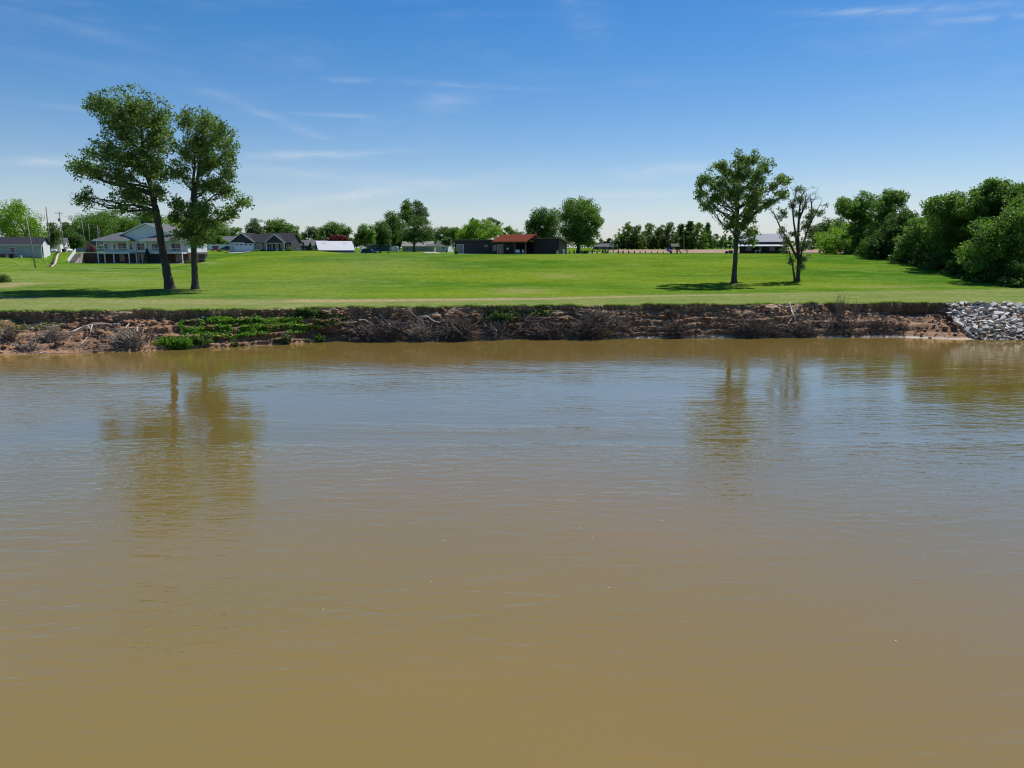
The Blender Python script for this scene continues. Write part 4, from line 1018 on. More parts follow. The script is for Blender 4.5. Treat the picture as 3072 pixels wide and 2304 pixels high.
# green bushes at the water
def bush(px, py, rx, ry, label, mat, n, leaf=.2, name='bank_bush', asp=.4, spread=1.0):
    p0 = on_bank2(px, py + ry * .55); s = p0[1] / F; a, b = rx * s, ry * s
    rr = np.random.default_rng(int(px + 3 * py))
    base = p0 + np.array((0, -.1, -.1)); base[2] = max(base[2] - .3 * b, .0)
    root = empty(name, base, 0, label, 'bush', 'bushes on the bank')
    tb = Tubes(); ends = []
    for k in range(max(10, int(n / 90))):
        d = unit(np.array((rr.normal() * .8 * spread, rr.normal() * .5 - .25, rr.uniform(.5, 1.2))))
        e = base + d * np.array((a, .7 * (a + b) * .5, b * 1.7)) * rr.uniform(.5, 1.05)
        st = base + rr.normal(size=3) * np.array((.4 * a, .1, .05))
        e[0] = st[0] + (e[0] - base[0])
        q = bez(st, .5 * (st + e) + np.array((0, 0, .1 * b)), e, 5)
        tb.add(q - base, np.linspace(.03, .008, 5), 3); ends.append(q)
    E = np.array(ends)
    k = rr.integers(0, len(E), n); j = rr.integers(1, 5, n)
    C = E[k, j] + rr.normal(size=(n, 3)) * .13 * (a + b) * .5
    C[:, 2] = np.maximum(C[:, 2], .06)
    ct = rr.uniform(0, 1, len(E))
    V, Q, T = leaves(C - base, leaf, unit(rr.normal(size=(n, 3)) + np.array((0, -.2, .8))), rr, np.clip(.5 * ct[k] + .5 * rr.uniform(0, 1, n), 0, 1), asp)
    link('stems', tb.mesh('stems'), root, 'bark')
    link('foliage', mesh_np('foliage', V, Q, False, {'tint': T}), root, mat)
for a in [(520, 1025, 42, 22, 'brightest green bush at the water on the left', 'leaf_vine', 4200, .26),
          (590, 1018, 34, 26, 'darker green bush right of the brightest one at the water', 'leaf_green', 3200, .24),
          (630, 1012, 20, 24, 'brownish twiggy bush right of the two green bushes', 'leaf_pale', 900, .18),
          (712, 1030, 12, 16, 'small willow sprig standing alone at the waterline', 'leaf_pale', 420, .16),
          (853, 1015, 26, 22, 'pale leaved willow bush at the waterline below the creeper', 'leaf_pale', 1800, .2),
          (925, 1018, 12, 9, 'tiny pale bush between the willow bush and the round green one', 'leaf_pale', 420, .15),
          (957, 1014, 16, 18, 'round green bush beside the dark hollow in the bank', 'leaf_green', 1300, .18),
          (912, 928, 32, 12, 'green shrub hanging over the bank edge above the creeper', 'leaf_green', 1900, .2),
          (1820, 995, 18, 14, 'small green bush at the right foot of the densest brush heap', 'leaf_green', 700, .18),
          (1505, 945, 26, 26, 'dark leafy bush clinging to the bank edge near the middle', 'leaf_dark', 2600, .2),
          (8, 870, 22, 12, 'dark shrub on the lawn slope at the left edge', 'leaf_dark', 10, .2)][:-1]:
    bush(*a)

# ---- grey quarry stones
def mat_stone():
    m, N, L = nodes_of('quarry_stone')
    oi = N.new('ShaderNodeObjectInfo').outputs['Random']
    pos = N.new('ShaderNodeNewGeometry').outputs['Position']
    z = nd(N, L, 'ShaderNodeSeparateXYZ', {0: pos}).outputs[2]
    n1 = noise(N, L, 2.5, det=5, rough=.7)
    c = mixrgb(N, L, oi, (.36, .33, .28), (.70, .65, .56))
    c = mixrgb(N, L, mrange(N, L, n1, .5, .75), c, (.36, .33, .29))
    wet = nd(N, L, 'ShaderNodeMath', {0: z, 1: mrange(N, L, n1, .3, .7, -.35, .35)}, operation='ADD').outputs[0]
    c = mixrgb(N, L, mrange(N, L, wet, 1.25, .55, 0, .65), c, (.13, .115, .10))   # flood silt and damp up to the high-water line
    b = nd(N, L, 'ShaderNodeBsdfPrincipled', {'Base Color': c, 'Roughness': .85, 'Specular IOR Level': .3})
    bm = nd(N, L, 'ShaderNodeBump', {'Strength': .5, 'Distance': .04, 'Height': noise(N, L, 9, det=4)})
    L.new(bm.outputs[0], b.inputs['Normal'])
    nd(N, L, 'ShaderNodeOutputMaterial', {0: b.outputs[0]})
mat_stone()
import bmesh
from mathutils import Euler, Matrix, Vector
def stone_mesh(seed, k=11):
    rr = np.random.default_rng(seed); bm = bmesh.new()
    ax = np.array((1, rr.uniform(.55, .9), rr.uniform(.32, .6)))
    for q in range(k):
        p = rr.uniform(-1, 1, 3); p = np.sign(p) * np.abs(p) ** .45
        bm.verts.new(p * ax * .5)
    bmesh.ops.convex_hull(bm, input=bm.verts)
    for v in [v for v in bm.verts if not v.link_faces]: bm.verts.remove(v)
    me = bpy.data.meshes.new('stone'); bm.to_mesh(me); bm.free()
    me.materials.append(MATS['quarry_stone'])
    return me
stones = [stone_mesh(900 + k) for k in range(14)]
rr = np.random.default_rng(77)
rx0 = 51.0
rip = empty('stone_embankment', (55, float(yshore(55.)), 0), 0, 'slope of loose grey quarry stones at the right edge of the bank', 'stones')
rl = np.array(rip.location)
def slope_pt(X, z): return np.array((X, float(yshore(X)) + (float(ytop(X)) - float(yshore(X))) * z / ZB, z))
def left_edge(z):
    for X_ in np.arange(51.0, 56, .1):
        p_ = slope_pt(X_, z)
        if project(*p_)[0] > 2838 + (1 - z / ZB) * 26 + 5 * math.sin(z * 7): return float(X_)
    return 56.0
placed = []
tries = 0
while len(placed) < 300 and tries < 60000:
    tries += 1
    z = rr.uniform(-.05, ZB - .05); X = rr.uniform(rx0, 62.5)
    if X < left_edge(z): continue
    sz = np.clip(rr.lognormal(math.log(.56), .33), .30, 1.05) * (1.05 if tries < 4000 else .8 if tries < 20000 else .62)
    p = slope_pt(X, z)
    if any((p[0] - q[0]) ** 2 + (p[1] - q[1]) ** 2 + (p[2] - q[2]) ** 2 < (.36 * (sz + t)) ** 2 for q, t in placed): continue
    placed.append((p, sz))
tilt = math.atan2(ZB, float(ytop(55.) - yshore(55.)))
for p, sz in placed:
    o = bpy.data.objects.new('stone', stones[rr.integers(len(stones))]); COL.objects.link(o); o.parent = rip
    nrm = np.array((0, -math.sin(tilt), math.cos(tilt)))
    o.location = p + nrm * sz * .17 - rl
    e = Euler((tilt * rr.uniform(.1, 1.0) + rr.normal() * .25, rr.normal() * .3, rr.uniform(0, 6.28)), 'ZXY')
    mz = Matrix.Rotation(rr.uniform(0, 6.28), 3, 'Z'); mx = Matrix.Rotation(tilt * rr.uniform(-.2, 1.0) + rr.normal() * .25, 3, 'X'); my = Matrix.Rotation(rr.normal() * .28, 3, 'Y')
    o.rotation_euler = (my @ mx @ mz).to_euler()
    o.scale = (sz * 1.3, sz * 1.15, sz * .95)
bmf = MB()
data = []
for me_ in stones[:6]:
    data.append((np.array([v.co for v in me_.vertices]), [tuple(f.vertices) for f in me_.polygons]))
for k in range(1500):
    z = rr.uniform(-.1, ZB - .03); X = rr.uniform(rx0, 74)
    if X < left_edge(z): continue
    v, fs = data[rr.integers(6)]; sz = rr.uniform(.16, .36) if X < 63 else rr.uniform(.4, .9)
    R = np.array(Euler(tuple(rr.uniform(0, 6.28, 3))).to_matrix())
    bmf.add((v * sz) @ R.T + slope_pt(X, z) - rl + np.array((0, -.02, .02)), fs)
tag(bmf.build('small_stones', 'quarry_stone', rip), kind='stuff')

# ------------------------------------------------------------------ houses
simple('white_siding', (.74, .76, .78), rough=.6, var=.05, nscale=.6, lines=(2, .2))
simple('white_trim', (.80, .80, .79), rough=.5, var=.04)
simple('grey_siding', (.40, .41, .42), rough=.65, var=.07, nscale=.6, lines=(2, .2))
simple('light_grey_siding', (.58, .59, .60), rough=.65, var=.05, nscale=.6, lines=(2, .2))
simple('charcoal_siding', (.045, .046, .055), rough=.6, var=.12, nscale=.6, lines=(2, .2))
simple('black_siding', (.020, .020, .026), rough=.55, var=.15, nscale=.6, lines=(0, .35))
simple('dark_brick', (.085, .040, .032), rough=.85, var=.3, nscale=4)
simple('red_brick', (.16, .065, .05), rough=.85, var=.25, nscale=4)
simple('dark_shingle', (.040, .042, .050), spec=.1, rough=.95, var=.2, nscale=2.5, bump=.5)
simple('grey_shingle', (.135, .135, .135), spec=.1, rough=.95, var=.18, nscale=2.5, bump=.5)
simple('pale_shingle', (.26, .25, .23), rough=.9, var=.15, nscale=2.5)
simple('white_metal_roof', (.62, .62, .62), rough=.35, var=.04, nscale=.5, lines=(0, .6))
simple('grey_metal_roof', (.21, .23, .26), rough=.55, var=.06, nscale=.5, lines=(0, .5))
simple('rust_metal_roof', (.15, .036, .016), spec=.05, rough=.8, var=.12, nscale=.6, lines=(0, .5))
simple('cedar_soffit', (.22, .105, .055), rough=.6, var=.2, nscale=3, stretch=(1, 6, 1))
simple('brown_fascia', (.14, .09, .07), rough=.6, var=.1)
simple('tan_siding', (.40, .36, .29), rough=.7, var=.06, lines=(2, .2))
simple('blue_grey_siding', (.16, .20, .25), rough=.7, var=.08, lines=(2, .2))
simple('stone_block', (.46, .40, .32), rough=.9, var=.18, nscale=3, bump=.5)
simple('dark_block', (.10, .075, .062), rough=.9, var=.2, nscale=3, bump=.5)
simple('screen_mesh', (.05, .055, .06), rough=.8, var=.1)
simple('glass_dark', (.018, .022, .028), rough=.06, var=.2, spec=.6)
simple('glass_grey', (.10, .12, .14), rough=.1, var=.2, spec=.6)
simple('weathered_pole', (.30, .265, .225), rough=.95, var=.2, nscale=2, stretch=(1, 1, .2))
simple('grey_metal', (.42, .44, .46), rough=.45, var=.08, metal=.3)
simple('black_rubber', (.02, .02, .02), rough=.9, var=.1)

def frame_pts(o, ang, u, out, z):
    ca, sa = math.cos(ang), math.sin(ang)
    return (o[0] + ca * u + sa * out, o[1] + sa * u - ca * out, z)
def wbox(mb, o, ang, u0, u1, n0, n1, z0, z1):   # a box on a wall: u along it, n outwards
    c = [frame_pts(o, ang, u, n, z) for z in (z0, z1) for (u, n) in ((u0, n1), (u1, n1), (u1, n0), (u0, n0))]
    mb.add(c, [(0, 3, 2, 1), (4, 5, 6, 7), (0, 1, 5, 4), (1, 2, 6, 5), (2, 3, 7, 6), (3, 0, 4, 7)])
def window(root, x, y, z, w, h, ang=0.0, panes=1, bar=True, trim='white_trim', glass='glass_dark', name='window', t=.09):
    o = (x, y)
    fr = MB()
    wbox(fr, o, ang, -w / 2 - t, w / 2 + t, 0, .07, z - t, z); wbox(fr, o, ang, -w / 2 - t, w / 2 + t, 0, .07, z + h, z + h + t)
    for k in range(panes + 1):
        u = -w / 2 + w * k / panes
        tt = t if k in (0, panes) else t * .8
        a, b = (u - t, u) if k == 0 else (u, u + t) if k == panes else (u - tt / 2, u + tt / 2)
        wbox(fr, o, ang, a, b, 0, .068, z, z + h)
    if bar: wbox(fr, o, ang, -w / 2, w / 2, 0, .055, z + h * .48, z + h * .48 + .05)
    f = fr.build(name, trim, root)
    for k in range(panes):
        g = MB(); wbox(g, o, ang, -w / 2 + w * k / panes + .02, -w / 2 + w * (k + 1) / panes - .02, 0.005, .03, z + .01, z + h - .01)
        g.build('pane', glass, f)
    return f
def door(root, x, y, z, w, h, ang=0.0, m='white_trim', lite=True):
    o = (x, y); d = MB(); wbox(d, o, ang, -w / 2, w / 2, 0, .06, z, z + h); q = d.build('door', m, root)
    if lite:
        g = MB(); wbox(g, o, ang, -w * .3, w * .3, .062, .075, z + h * .3, z + h * .9); g.build('pane', 'glass_dark', q)
    k = MB(); wbox(k, o, ang, w * .34, w * .42, .062, .12, z + h * .42, z + h * .48); k.build('handle', 'grey_metal', q)
    return q
def box(root, name, m, *a): return MB().box(*a).build(name, m, root)
def post(root, x, y, z0, z1, w=.16, m='white_trim', name='post'): return box(root, name, m, x - w / 2, x + w / 2, y - w / 2, y + w / 2, z0, z1)
def hip(root, x0, x1, y0, y1, ze, zr, m, name='roof', t=.18, ridge=None):
    w, d = x1 - x0, y1 - y0
    if w >= d: a, b = (x0 + d / 2, (y0 + y1) / 2, zr), (x1 - d / 2, (y0 + y1) / 2, zr)
    else: a, b = ((x0 + x1) / 2, y0 + w / 2, zr), ((x0 + x1) / 2, y1 - w / 2, zr)
    c = [(x0, y0, ze), (x1, y0, ze), (x1, y1, ze), (x0, y1, ze)]
    lo = [(p[0], p[1], p[2] - t) for p in c]
    mb = MB()
    vs = c + lo + [a, b]
    if w >= d: fs = [(0, 1, 9, 8), (1, 2, 9), (2, 3, 8, 9), (3, 0, 8)]
    else: fs = [(0, 1, 8), (1, 2, 9, 8), (2, 3, 9), (3, 0, 8, 9)]
    fs += [(0, 4, 5, 1), (1, 5, 6, 2), (2, 6, 7, 3), (3, 7, 4, 0), (4, 7, 6, 5)]
    return mb.add(vs, fs).build(name, m, root)
def gable_x(root, x0, x1, y0, y1, ze, zr, m, name='roof', t=.2):        # ridge along x
    ym = (y0 + y1) / 2
    return MB().prism([(y0, ze), (ym, zr), (y1, ze), (y1, ze - t), (ym, zr - t), (y0, ze - t)], 'x', x0, x1).build(name, m, root)
def gable_y(root, x0, x1, y0, y1, ze, zr, m, name='roof', t=.2):        # ridge along y
    xm = (x0 + x1) / 2
    return MB().prism([(x0, ze), (x0, ze - t), (xm, zr - t), (x1, ze - t), (x1, ze), (xm, zr)], 'y', y0, y1).build(name, m, root)
def rake_y(root, x0, x1, y, ze, zr, m='white_trim', t=.26, name='bargeboard'):
    xm = (x0 + x1) / 2
    return MB().prism([(x0, ze + .02), (x0, ze - t), (xm, zr - t), (x1, ze - t), (x1, ze + .02), (xm, zr + .02)], 'y', y - .05, y).build(name, m, root)

# ---- white two storey house on the left
g = ground(451, 174.8)
H = empty('white_house', (g[0], 174.8, 6.32), 0, 'white two storey house with decks behind the left cottonwoods', 'house')
box(H, 'basement_wall', 'dark_brick', -11, 9.4, 0, 11, -.4, 2.52)
box(H, 'wall', 'white_siding', -11, 9.4, 0, 11, 2.52, 5.35)
MB().prism([(-5.9, 5.2), (5.9, 5.2), (5.9, 6.75), (0, 9.25), (-5.9, 6.75)], 'y', -.25, 12).build('gable_wall', 'white_siding', H)
gable_y(H, -6.5, 6.5, -.7, 12.5, 6.75, 9.52, 'grey_shingle', 'main_roof')
rake_y(H, -6.55, 6.55, -.7, 6.75, 9.52)
hip(H, -11.8, -3.0, -3.2, 8.5, 5.45, 7.35, 'grey_shingle', 'porch_roof')
hip(H, -.7, 10.2, -3.2, 9.5, 5.42, 7.6, 'grey_shingle', 'porch_roof')
for (a, b) in ((-11.75, -3.05), (-.65, 10.15)): box(H, 'fascia', 'white_trim', a, b, -3.24, -3.2, 5.2, 5.44)
for (a, b, ps) in ((-11.2, -3.5, (-11.05, -7.3, -3.65)), (.4, 9.2, (.55, 4.8, 9.05))):
    dk = box(H, 'deck', 'white_trim', a, b, -2.7, -.01, 2.28, 2.56)
    for x in ps:
        post(H, x, -2.55, -.3, 2.28, .2); post(H, x, -2.55, 2.56, 5.2, .16)
    rl_ = MB().box(a, b, -2.68, -2.62, 3.42, 3.5).box(a, b, -2.68, -2.62, 2.62, 2.68)
    rl_.build('railing', 'white_trim', H)
    for x in np.arange(a + .1, b, .16):
        pass
    bl = MB()
    for x in np.arange(a + .14, b - .05, .2): bl.box(x - .015, x + .015, -2.665, -2.635, 2.68, 3.42)
    tag(bl.build('balusters', 'grey_metal', H), kind='stuff')
post(H, -10.2, -1.2, -.3, 2.28, .2); post(H, -3.1, -.2, -.3, 5.2, .22); post(H, -.35, -.2, 2.6, 5.2, .16)
door(H, -8.4, 0, 2.58, .9, 2.05); window(H, -6.35, 0, 3.15, 1.95, 1.6, panes=2); door(H, -4.3, 0, 2.58, 1.0, 2.1)
window(H, -10.3, 0, 3.2, .8, 1.4)
window(H, -1.9, -.01, 3.15, 1.75, 1.55, panes=2)
window(H, 1.5, 0, 3.05, 1.5, 1.5, panes=2); door(H, 3.7, 0, 2.58, .9, 2.05); window(H, 6.6, 0, 2.9, 2.2, 1.7, panes=2, bar=False)
window(H, -6.7, 0, .55, .95, 1.4, trim='grey_metal'); window(H, 6.9, 0, .5, .95, 1.4, trim='grey_metal')
window(H, -1.8, 0, .05, 1.7, 2.05, panes=2, bar=False, name='french_door')
box(H, 'garage_door', 'charcoal_siding', 1.1, 3.2, -.06, 0, .02, 2.1)
# patio, stairs and walls round it
P0 = H.location
pt = MB().box(P0[0] - 11.5, P0[0] + 12.5, 171.4, 174.9, 6.0, 6.37).build('patio', 'concrete', None)
tag(pt, 'concrete patio along the foot of the white house', kind='structure')
R = empty('retaining_wall', (P0[0] - 11.2, 174.6, 6.2), 0, 'dark brick retaining wall left of the white house', 'wall')
box(R, 'wall', 'dark_brick', -4.6, -.05, 0, .5, -.4, 2.5); box(R, 'coping', 'concrete', -4.7, -.05, -.06, .56, 2.5, 2.62)
MB().prism([(-2.6, -.4), (0, -.4), (0, 2.5), (-.5, 2.5)], 'x', -5.0, -4.6).build('wing_wall', 'stone_block', R)
St = empty('garden_stairs', (P0[0] - 17.2, 171.6, 6.2), 0, 'garden stairs with white railing beside the dark retaining wall', 'stairs')
for k in range(8):
    box(St, 'step', 'stone_block', -.75, .75, .42 * k, .42 * k + .62, .30 * k - .5, .30 * (k + 1))
for sx in (-.85,):
    for k in range(5): post(St, sx, .2 + .8 * k, .1 + .57 * k, 1.1 + .57 * k, .12)
    MB().slab([(sx - .05, 0, 1.05), (sx + .05, 0, 1.05), (sx + .05, 3.6, 3.6), (sx - .05, 3.6, 3.6)], .9).build('railing', 'white_trim', St)
MB().prism([(-.3, -.4), (3.7, -.4), (3.7, 2.7), (3.2, 2.7)], 'x', .8, 1.2).build('side_wall', 'stone_block', St)
Pl = empty('planter_wall', (P0[0] + 11.6, 173.2, 6.3), 0, 'stepped block planter with pale caps at the right end of the white house', 'planter')
for k in range(2):
    box(Pl, 'block_wall', 'dark_block', .6, 2.3, .0 + .5 * k, .6 + .5 * k, -.3 + 1.25 * k, .95 + 1.25 * k)
    box(Pl, 'cap', 'concrete', .5, 2.4, -.06 + .5 * k, .58 + .5 * k, .95 + 1.25 * k, 1.05 + 1.25 * k)
post(Pl, .5, -.2, -.2, 2.6, .14)
box(Pl, 'base', 'concrete', -1.2, 2.6, -.6, 0, -.2, .1)

# ---- charcoal house with white garage
g = ground(780, 195)
H = empty('charcoal_house', (g[0], 195, 9.12), 0, 'charcoal grey bungalow with white double garage and gables', 'house')
def hx(px): return (px - 780) * .0901
box(H, 'garage_wall', 'light_grey_siding', hx(690), hx(764), 0, 9, -.3, 2.3)
MB().prism([(hx(694), 2.2), (hx(766), 2.2), (hx(730), 4.65)], 'y', 0.05, .25).build('gable_wall', 'charcoal_siding', H)
gable_y(H, hx(690), hx(769), -.55, 9.5, 2.28, 4.85, 'dark_shingle', 'garage_roof'); rake_y(H, hx(690), hx(769), -.55, 2.28, 4.85, t=.22)
box(H, 'wing_wall', 'light_grey_siding', hx(764), hx(788), .8, 8, -.3, 2.3)
gable_x(H, hx(735), hx(790), -.1, 9.2, 2.25, 4.55, 'dark_shingle', 'wing_roof')
box(H, 'wall', 'charcoal_siding', hx(788), hx(873), .2, 9, -.3, 2.25)
MB().prism([(.25, 2.2), (8.9, 2.2), (4.55, 4.6)], 'x', hx(788.5), hx(872.5)).build('gable_end', 'charcoal_siding', H)
gable_x(H, hx(784), hx(877), -.9, 9.9, 2.2, 4.85, 'dark_shingle', 'main_roof')
MB().prism([(hx(804), 2.1), (hx(859), 2.1), (hx(831), 4.15)], 'y', -1.45, 2).build('porch_gable', 'charcoal_siding', H)
gable_y(H, hx(800), hx(863), -1.75, 3.2, 2.15, 4.42, 'dark_shingle', 'porch_roof'); rake_y(H, hx(800), hx(863), -1.75, 2.15, 4.42, t=.2)
box(H, 'porch_beam', 'white_trim', hx(803), hx(860), -1.5, -1.3, 1.98, 2.12)
for p in (805.5, 858): post(H, hx(p), -1.4, -.2, 2.0, .22)
gd = MB().box(hx(705), hx(760), -.05, 0, 0, 1.95).build('garage_door', 'white_trim', H)
for k in range(4):
    MB().box(hx(708 + 13.3 * k), hx(717.5 + 13.3 * k), -.07, -.052, 1.5, 1.78).build('pane', 'glass_dark', gd)
for k in range(3): MB().box(hx(705), hx(760), -.056, -.051, .47 * (k + 1), .47 * (k + 1) + .03).build('panel_joint', 'light_grey_siding', gd)
window(H, hx(773), .8, .5, .75, 1.15); window(H, hx(797), .2, .5, .8, 1.2); window(H, hx(814), .2, .5, .75, 1.2)
door(H, hx(831), .2, 0, .8, 1.95); window(H, hx(847.5), .2, .5, .8, 1.2); window(H, hx(864), .2, .5, .6, 1.2)
dv = empty('x'); bpy.data.objects.remove(dv)
strip('driveway', [(hx(731) + g[0], 195.2, 2.6), (hx(731) + g[0], 191.0, 2.8)], 'concrete', 'pale concrete driveway apron in front of the white garage door', lift=.06)
# white vinyl fence left of it
Fn = empty('white_fence', ground(650, 208), 0, 'white vinyl fence behind the maroon car', 'fence')
for k in range(10):
    x0 = -6.6 + 1.32 * k
    box(Fn, 'panel', 'white_trim', x0 + .07, x0 + 1.25, -.03, .03, .05, 1.75); post(Fn, x0, 0, -.3, 1.9, .13)
Fn2 = empty('low_fence', ground(896, 200), 0, 'short low white fence right of the charcoal house', 'fence')
for k in range(3):
    box(Fn2, 'panel', 'white_trim', -1.4 + .95 * k + .05, -1.4 + .95 * (k + 1) - .05, -.03, .03, .0, .62); post(Fn2, -1.4 + .95 * k, 0, -.2, .7, .1)
post(Fn2, 1.45, 0, -.2, .7, .1)

# ---- low houses further back
def bungalow(px, Y, w, d, h, zr, rz, wall, roof, label, base=0.0, wins=((0, .9),), name='bungalow', hipped=False, trim='white_trim', rise=0.0, gable='white_siding'):
    g = ground(px, Y)
    H = empty(name, (g[0], Y, g[2] + rise), rz, label, 'house')
    box(H, 'wall', wall, -w / 2, w / 2, 0, d, -.5, h)
    if hipped: hip(H, -w / 2 - .5, w / 2 + .5, -.5, d + .5, h + .02, zr, roof)
    else:
        gable_x(H, -w / 2 - .4, w / 2 + .4, -.5, d + .5, h + .05, zr, roof)
        MB().prism([(.05, h - .01), (d - .05, h - .01), (d / 2, zr - .35)], 'x', -w / 2 + .01, w / 2 - .01).build('gable_end', gable, H)
    box(H, 'fascia', trim, -w / 2 - .38, w / 2 + .38, -.53, -.5, h - .15, h + .04)
    for (u, ww) in wins: window(H, u, 0, .9, ww, 1.1, trim=trim)
    return H
H = bungalow(16, 166, 14.6, 7, 2.65, 4.5, math.radians(19), 'grey_siding', 'dark_shingle', 'grey bungalow with dark roof at the left edge', wins=((-3.5, .9), (1.6, .9), (-6, .9)), gable='white_siding')
MB().box(7.51, 7.56, .6, 6.4, -.3, 2.6).build('end_wall', 'white_siding', H)
H = bungalow(168, 232, 5.5, 7, 2.6, 4.6, math.radians(20), 'light_grey_siding', 'grey_shingle', 'small house behind the pole with the transformer', wins=((0, .8),))
H = bungalow(290, 262, 16, 7, 2.4, 4.3, 0, 'grey_siding', 'grey_shingle', 'low grey roofed house behind the row of poles', wins=((-4, 1.0), (1, 1.0), (4, 1.0)), rise=-.2)
bungalow(922, 226, 10.5, 6, 1.9, 3.5, 0, 'charcoal_siding', 'grey_shingle', 'low house with grey roof right of the charcoal house', wins=((-2, 1.0), (2.5, 1.2)))
cg = ground(893, 222)
ch = empty('brick_chimney', cg, 0, 'dark chimney with pale cap in front of the low grey roofed house', 'chimney'); box(ch, 'stack', 'charcoal_siding', -.5, .5, -.3, .5, -.3, 3.1); box(ch, 'cap', 'white_trim', -.25, .25, -.1, .3, 3.1, 3.7)
bungalow(688, 232, 4.2, 6, 3.0, 4.6, math.radians(8), 'grey_siding', 'grey_shingle', 'gabled grey outbuilding peeking over the white fence', wins=())
bungalow(1134, 300, 9.5, 7, 2.5, 4.2, 0, 'blue_grey_siding', 'dark_shingle', 'dark blue house under the trees behind the van', wins=((0, 2.0), (-3, .9)))
sh = empty('arched_shed', ground(1181, 285), 0, 'pale green shed with rounded roof under the middle trees', 'shed')
arc = [(-1.6, 0), (-1.6, 1.5)] + [(-1.6 * math.cos(t), 1.5 + .75 * math.sin(t)) for t in np.linspace(.15, math.pi - .15, 9)] + [(1.6, 1.5), (1.6, 0)]
MB().prism(arc[::-1], 'y', .06, 3.6).build('shell', 'blue_grey_siding', sh); MB().prism([(a * .94, b * .97 + .01) for a, b in arc][::-1], 'y', 0, .055).build('end_wall', 'light_grey_siding', sh); box(sh, 'door', 'white_trim', -.6, .6, -.06, -.005, 0, 1.7)
bungalow(1252, 300, 12.5, 7, 2.2, 4.2, 0, 'tan_siding', 'pale_shingle', 'tan house with pale roof behind the middle trees', wins=((-4, .9), (0, .9), (3.5, .9)), gable='tan_siding')
bungalow(1292, 288, 3.0, 4, 2.2, 3.0, 0, 'tan_siding', 'grey_shingle', 'little tan shed beside the tan house', wins=(), gable='tan_siding')
bungalow(1326, 268, 4.8, 6, 2.0, 4.1, math.radians(-15), 'white_siding', 'grey_shingle', 'small white gabled house left of the long dark house', wins=((.6, .7),))
bungalow(1018, 262, 9, 6, 2.2, 3.7, 0, 'charcoal_siding', 'dark_shingle', 'dark low house behind the right end of the white roofed barn', wins=((2, 1),))
H = bungalow(1820, 590, 20, 11, 2.5, 4.9, 0, 'red_brick', 'grey_shingle', 'brick ranch house at the far side of the field', wins=((-5, 1.6), (0, 1.6), (5, 1.6)), hipped=True)
# white roofed barn
g = ground(1003, 214)
H = empty('white_roofed_barn', (g[0], 214, g[2]), math.radians(24), 'low barn with bright white metal roof', 'barn')
MB().prism([(-3.9, -.3), (3.9, -.3), (3.9, .75), (0, 3.15), (-3.9, .75)], 'x', -5, 5).build('wall', 'charcoal_siding', H)
rf = MB().prism([(-4.2, .62), (0, 3.25), (4.2, .62), (4.2, .52), (0, 3.15), (-4.2, .52)], 'x', -5.3, 5.3).build('roof', 'white_metal_roof', H)
for x in (-3.0, 3.0):
    MB().slab([(x - .4, -1.35, 2.46), (x + .4, -1.35, 2.46), (x + .4, -.65, 2.90), (x - .4, -.65, 2.90)], .04).build('skylight', 'grey_metal', rf)
MB().box(-5.05, -5.0, -1.2, 1.2, -.2, 2.0).build('door', 'dark_block', H)
cl = MB().box(-5.6, 5.6, -5.4, -4.2, -.3, .06).build('slab', 'concrete', H)

# ---- long dark modern house
g = ground(1530, 183)
H = empty('dark_modern_house', (g[0], 183, 8.42), math.radians(-22), 'long low black house with rust red porch roof', 'house')
box(H, 'wall', 'black_siding', -15.6, -.5, 0, 7, -.4, 3.35)
box(H, 'roof', 'brown_fascia', -16.3, .6, -.7, 7.6, 3.4, 3.62)
# right wing, its roof falling to the back
MB().prism([(0, -.4), (6.5, -.4), (6.5, 2.7), (0, 3.75)], 'x', 6.6, 13.0).build('wing_wall', 'black_siding', H)
MB().prism([(-.7, 3.72), (-.7, 4.0), (7.2, 2.72), (7.2, 2.48)], 'x', 6.2, 13.7).build('wing_roof', 'brown_fascia', H)
box(H, 'link_wall', 'black_siding', 3.0, 6.6, 4.2, 6.4, -.4, 3.0)
# gabled hall between them, ridge along the house
MB().prism([(-3.0, -.4), (6.2, -.4), (6.2, 3.35), (1.6, 4.55), (-3.0, 3.35)], 'x', -2.3, 3.0).build('hall_wall', 'black_siding', H)
MB().prism([(-5.2, 3.05), (1.6, 4.92), (8.4, 3.05), (8.4, 2.87), (1.6, 4.72), (-5.2, 2.87)], 'x', -2.9, 6.4).build('porch_roof', 'rust_metal_roof', H)
MB().prism([(-5.15, 2.87), (1.6, 4.715), (8.35, 2.87), (8.35, 2.80), (1.6, 4.64), (-5.15, 2.80)], 'x', -2.85, 6.36).build('soffit', 'cedar_soffit', H)
for (x, y) in ((6.0, -4.7), (6.0, 1.6), (6.0, 7.6), (0.2, -4.7), (3.1, -4.7)): post(H, x, y, -.3, 3.0 if abs(y) > 2 else 4.6, .24, 'brown_fascia')
window(H, -14.0, 0, .1, 1.9, 2.2, bar=False, glass='glass_grey'); window(H, -6.6, 0, 1.8, 1.1, .42, bar=False, trim='brown_fascia', glass='glass_grey')
window(H, -3.7, 0, .8, 2.1, 1.4, panes=2, bar=False, trim='brown_fascia', glass='glass_grey')
window(H, -1.3, -3.0, .05, 1.6, 2.2, panes=2, bar=False, glass='glass_dark', name='sliding_door')
window(H, 3.0, .0, .05, 2.4, 2.5, ang=math.pi / 2, panes=3, bar=False, trim='brown_fascia', name='sliding_door')
window(H, 3.0, 4.0, .05, 2.4, 2.5, ang=math.pi / 2, panes=3, bar=False, trim='brown_fascia', name='sliding_door')
pt = MB().box(-16, 14, -6.0, -.02, -.5, .03).box(6.42, 6.58, -.02, 0, -.2, .02).build('house_terrace', 'concrete', None, H.location)
